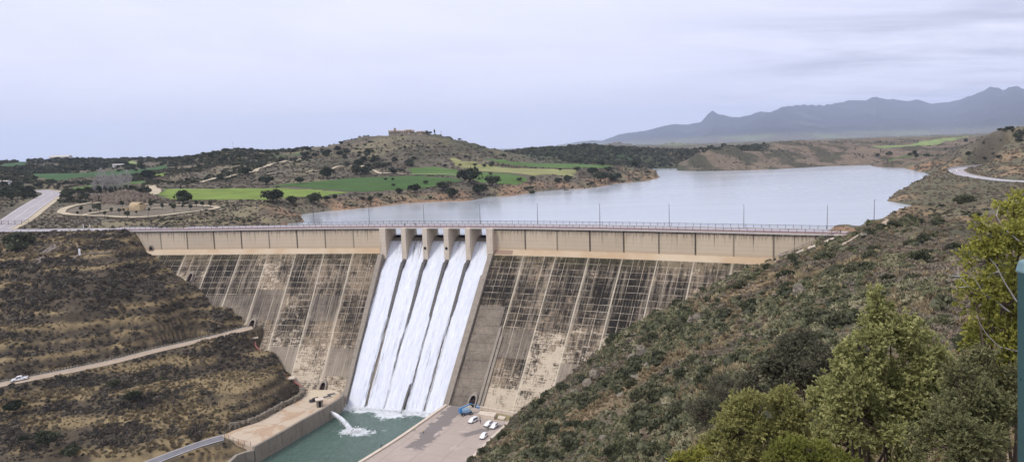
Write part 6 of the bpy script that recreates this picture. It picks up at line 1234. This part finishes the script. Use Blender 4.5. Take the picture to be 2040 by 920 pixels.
near_plant('shrub', 'wide yellow green twiggy shrub at the bottom right of centre', 'shrub', 1520, 21, [(1510, 825, 60, 50, 0), (1560, 815, 50, 45, 0), (1470, 860, 55, 45, -.3), (1430, 900, 60, 40, -.5), (1590, 860, 50, 50, 0), (1530, 900, 80, 50, 0)], M_OLV, 4800, 14, .06, .032, 34, shell=.6)
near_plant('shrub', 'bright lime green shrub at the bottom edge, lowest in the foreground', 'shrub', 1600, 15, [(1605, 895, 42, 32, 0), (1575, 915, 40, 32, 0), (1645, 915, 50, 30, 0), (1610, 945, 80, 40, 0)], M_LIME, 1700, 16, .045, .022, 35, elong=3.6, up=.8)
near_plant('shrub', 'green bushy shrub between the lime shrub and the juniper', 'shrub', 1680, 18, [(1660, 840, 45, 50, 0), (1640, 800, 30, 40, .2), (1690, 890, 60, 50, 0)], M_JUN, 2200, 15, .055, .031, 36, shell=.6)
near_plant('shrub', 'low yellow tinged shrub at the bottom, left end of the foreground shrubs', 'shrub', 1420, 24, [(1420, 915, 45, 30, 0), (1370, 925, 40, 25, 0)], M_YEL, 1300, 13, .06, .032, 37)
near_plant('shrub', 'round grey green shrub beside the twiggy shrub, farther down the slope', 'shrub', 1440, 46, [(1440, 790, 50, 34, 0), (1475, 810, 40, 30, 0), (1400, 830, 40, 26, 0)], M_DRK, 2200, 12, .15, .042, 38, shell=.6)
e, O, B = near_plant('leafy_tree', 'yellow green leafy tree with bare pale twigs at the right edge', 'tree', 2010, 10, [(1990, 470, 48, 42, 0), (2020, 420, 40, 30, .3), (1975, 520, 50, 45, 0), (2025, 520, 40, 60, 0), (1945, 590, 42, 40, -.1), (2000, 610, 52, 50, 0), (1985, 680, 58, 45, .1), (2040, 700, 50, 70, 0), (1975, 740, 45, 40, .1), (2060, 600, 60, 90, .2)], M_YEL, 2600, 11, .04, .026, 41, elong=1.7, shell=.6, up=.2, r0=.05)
m = MB(); s = 10/F_PX
def tw(*pts, r=.008):
    m.tube([Wy(x, y, 9.8)-O for x, y in pts], [r*(1-.75*i/(len(pts)-1)) for i in range(len(pts))], 5)
tw((2010, 620), (1985, 600), (1960, 585), (1930, 570), (1908, 547), (1900, 535), r=.012); tw((1930, 570), (1905, 573), (1890, 565)); tw((1912, 550), (1893, 549), (1875, 540)); tw((1908, 547), (1910, 530), (1904, 524)); tw((2025, 600), (2000, 560), (1985, 530), (1972, 515), r=.012); tw((1990, 540), (1975, 545), (1962, 560)); tw((2030, 480), (2000, 455), (1985, 430), (1970, 415), r=.01); tw((1985, 430), (1990, 410)); tw((1960, 585), (1945, 560), (1935, 548)); tw((2030, 700), (1990, 690), (1965, 665), (1950, 640), r=.01); tw((2000, 455), (1975, 452), (1955, 440))
m.build('bare_twigs', M_PALEB, e)
# green fence post and wire
M_GREENP = material('green_painted_steel', lambda N, b: (lambda x, y, z: setc(N, b, N.mix((.022, .060, .060), (.045, .105, .105), N.noise(N.comb(x, y, z), 6.0, 5, .6))))(*N.coord()), rough=.35, spec=.5)
Yp = 2.6; tp = Wy(2047, 534, Yp); bt = Wy(2047, 920, Yp); e = empty('fence_post', (float(tp[0]), float(tp[1]), float(bt[2])-1.0), label='green painted steel fence post at the right edge of the picture', cat='post'); zt = float(np.linalg.norm(tp-bt))+1.0; ud = Vector(tuple(tp-bt)).normalized(); e.rotation_euler = Vector((0, 0, 1)).rotation_difference(ud).to_euler(); e.location = Vector(tuple(tp))-ud*zt
pm = MB().box((0, 0, zt/2), (.048, .048, zt)).build('post', M_GREENP, e); bv = pm.modifiers.new('round', 'BEVEL'); bv.width = .008; bv.segments = 2
cp = MB().box((0, 0, zt+.006), (.062, .062, .05), taper=.72).build('cap', material('pale_green_cap', color=(.16, .25, .26), rough=.4), e); bv = cp.modifiers.new('round', 'BEVEL'); bv.width = .012; bv.segments = 3
m = MB(); z1_ = zt-.45
for k in range(9):
    for q in range(16): c = (.03+q*.06, 0, z1_-k*.075); m.tube([(c[0], 0, c[2]), (c[0]+.03, .004, c[2]-.037), (c[0]+.06, 0, c[2])], .0018, 4, caps=False); m.tube([(c[0], 0, c[2]), (c[0]+.03, -.004, c[2]+.037), (c[0]+.06, 0, c[2])], .0018, 4, caps=False)
m.tube([(-.03, 0, z1_+.04), (1.0, 0, z1_+.04)], .003, 5); m.build('wire_mesh', M_GREENP, e)
m = MB()
for k in (0, .3): m.tube([(-.03, -.03, z1_-k), (-.012, -.045, z1_+.02-k), (.02, -.035, z1_-.01-k)], .004, 5)
m.build('wire_clip', M_PAINT, e)

# ------------------------------------------------------------------ bring the survey units to metres (about the survey origin)
for o in list(COL.objects):
    if o.parent is None and o.type in ('MESH', 'EMPTY'):
        o.location = o.location*UNIT; o.scale = o.scale*UNIT
        if o is dam: continue
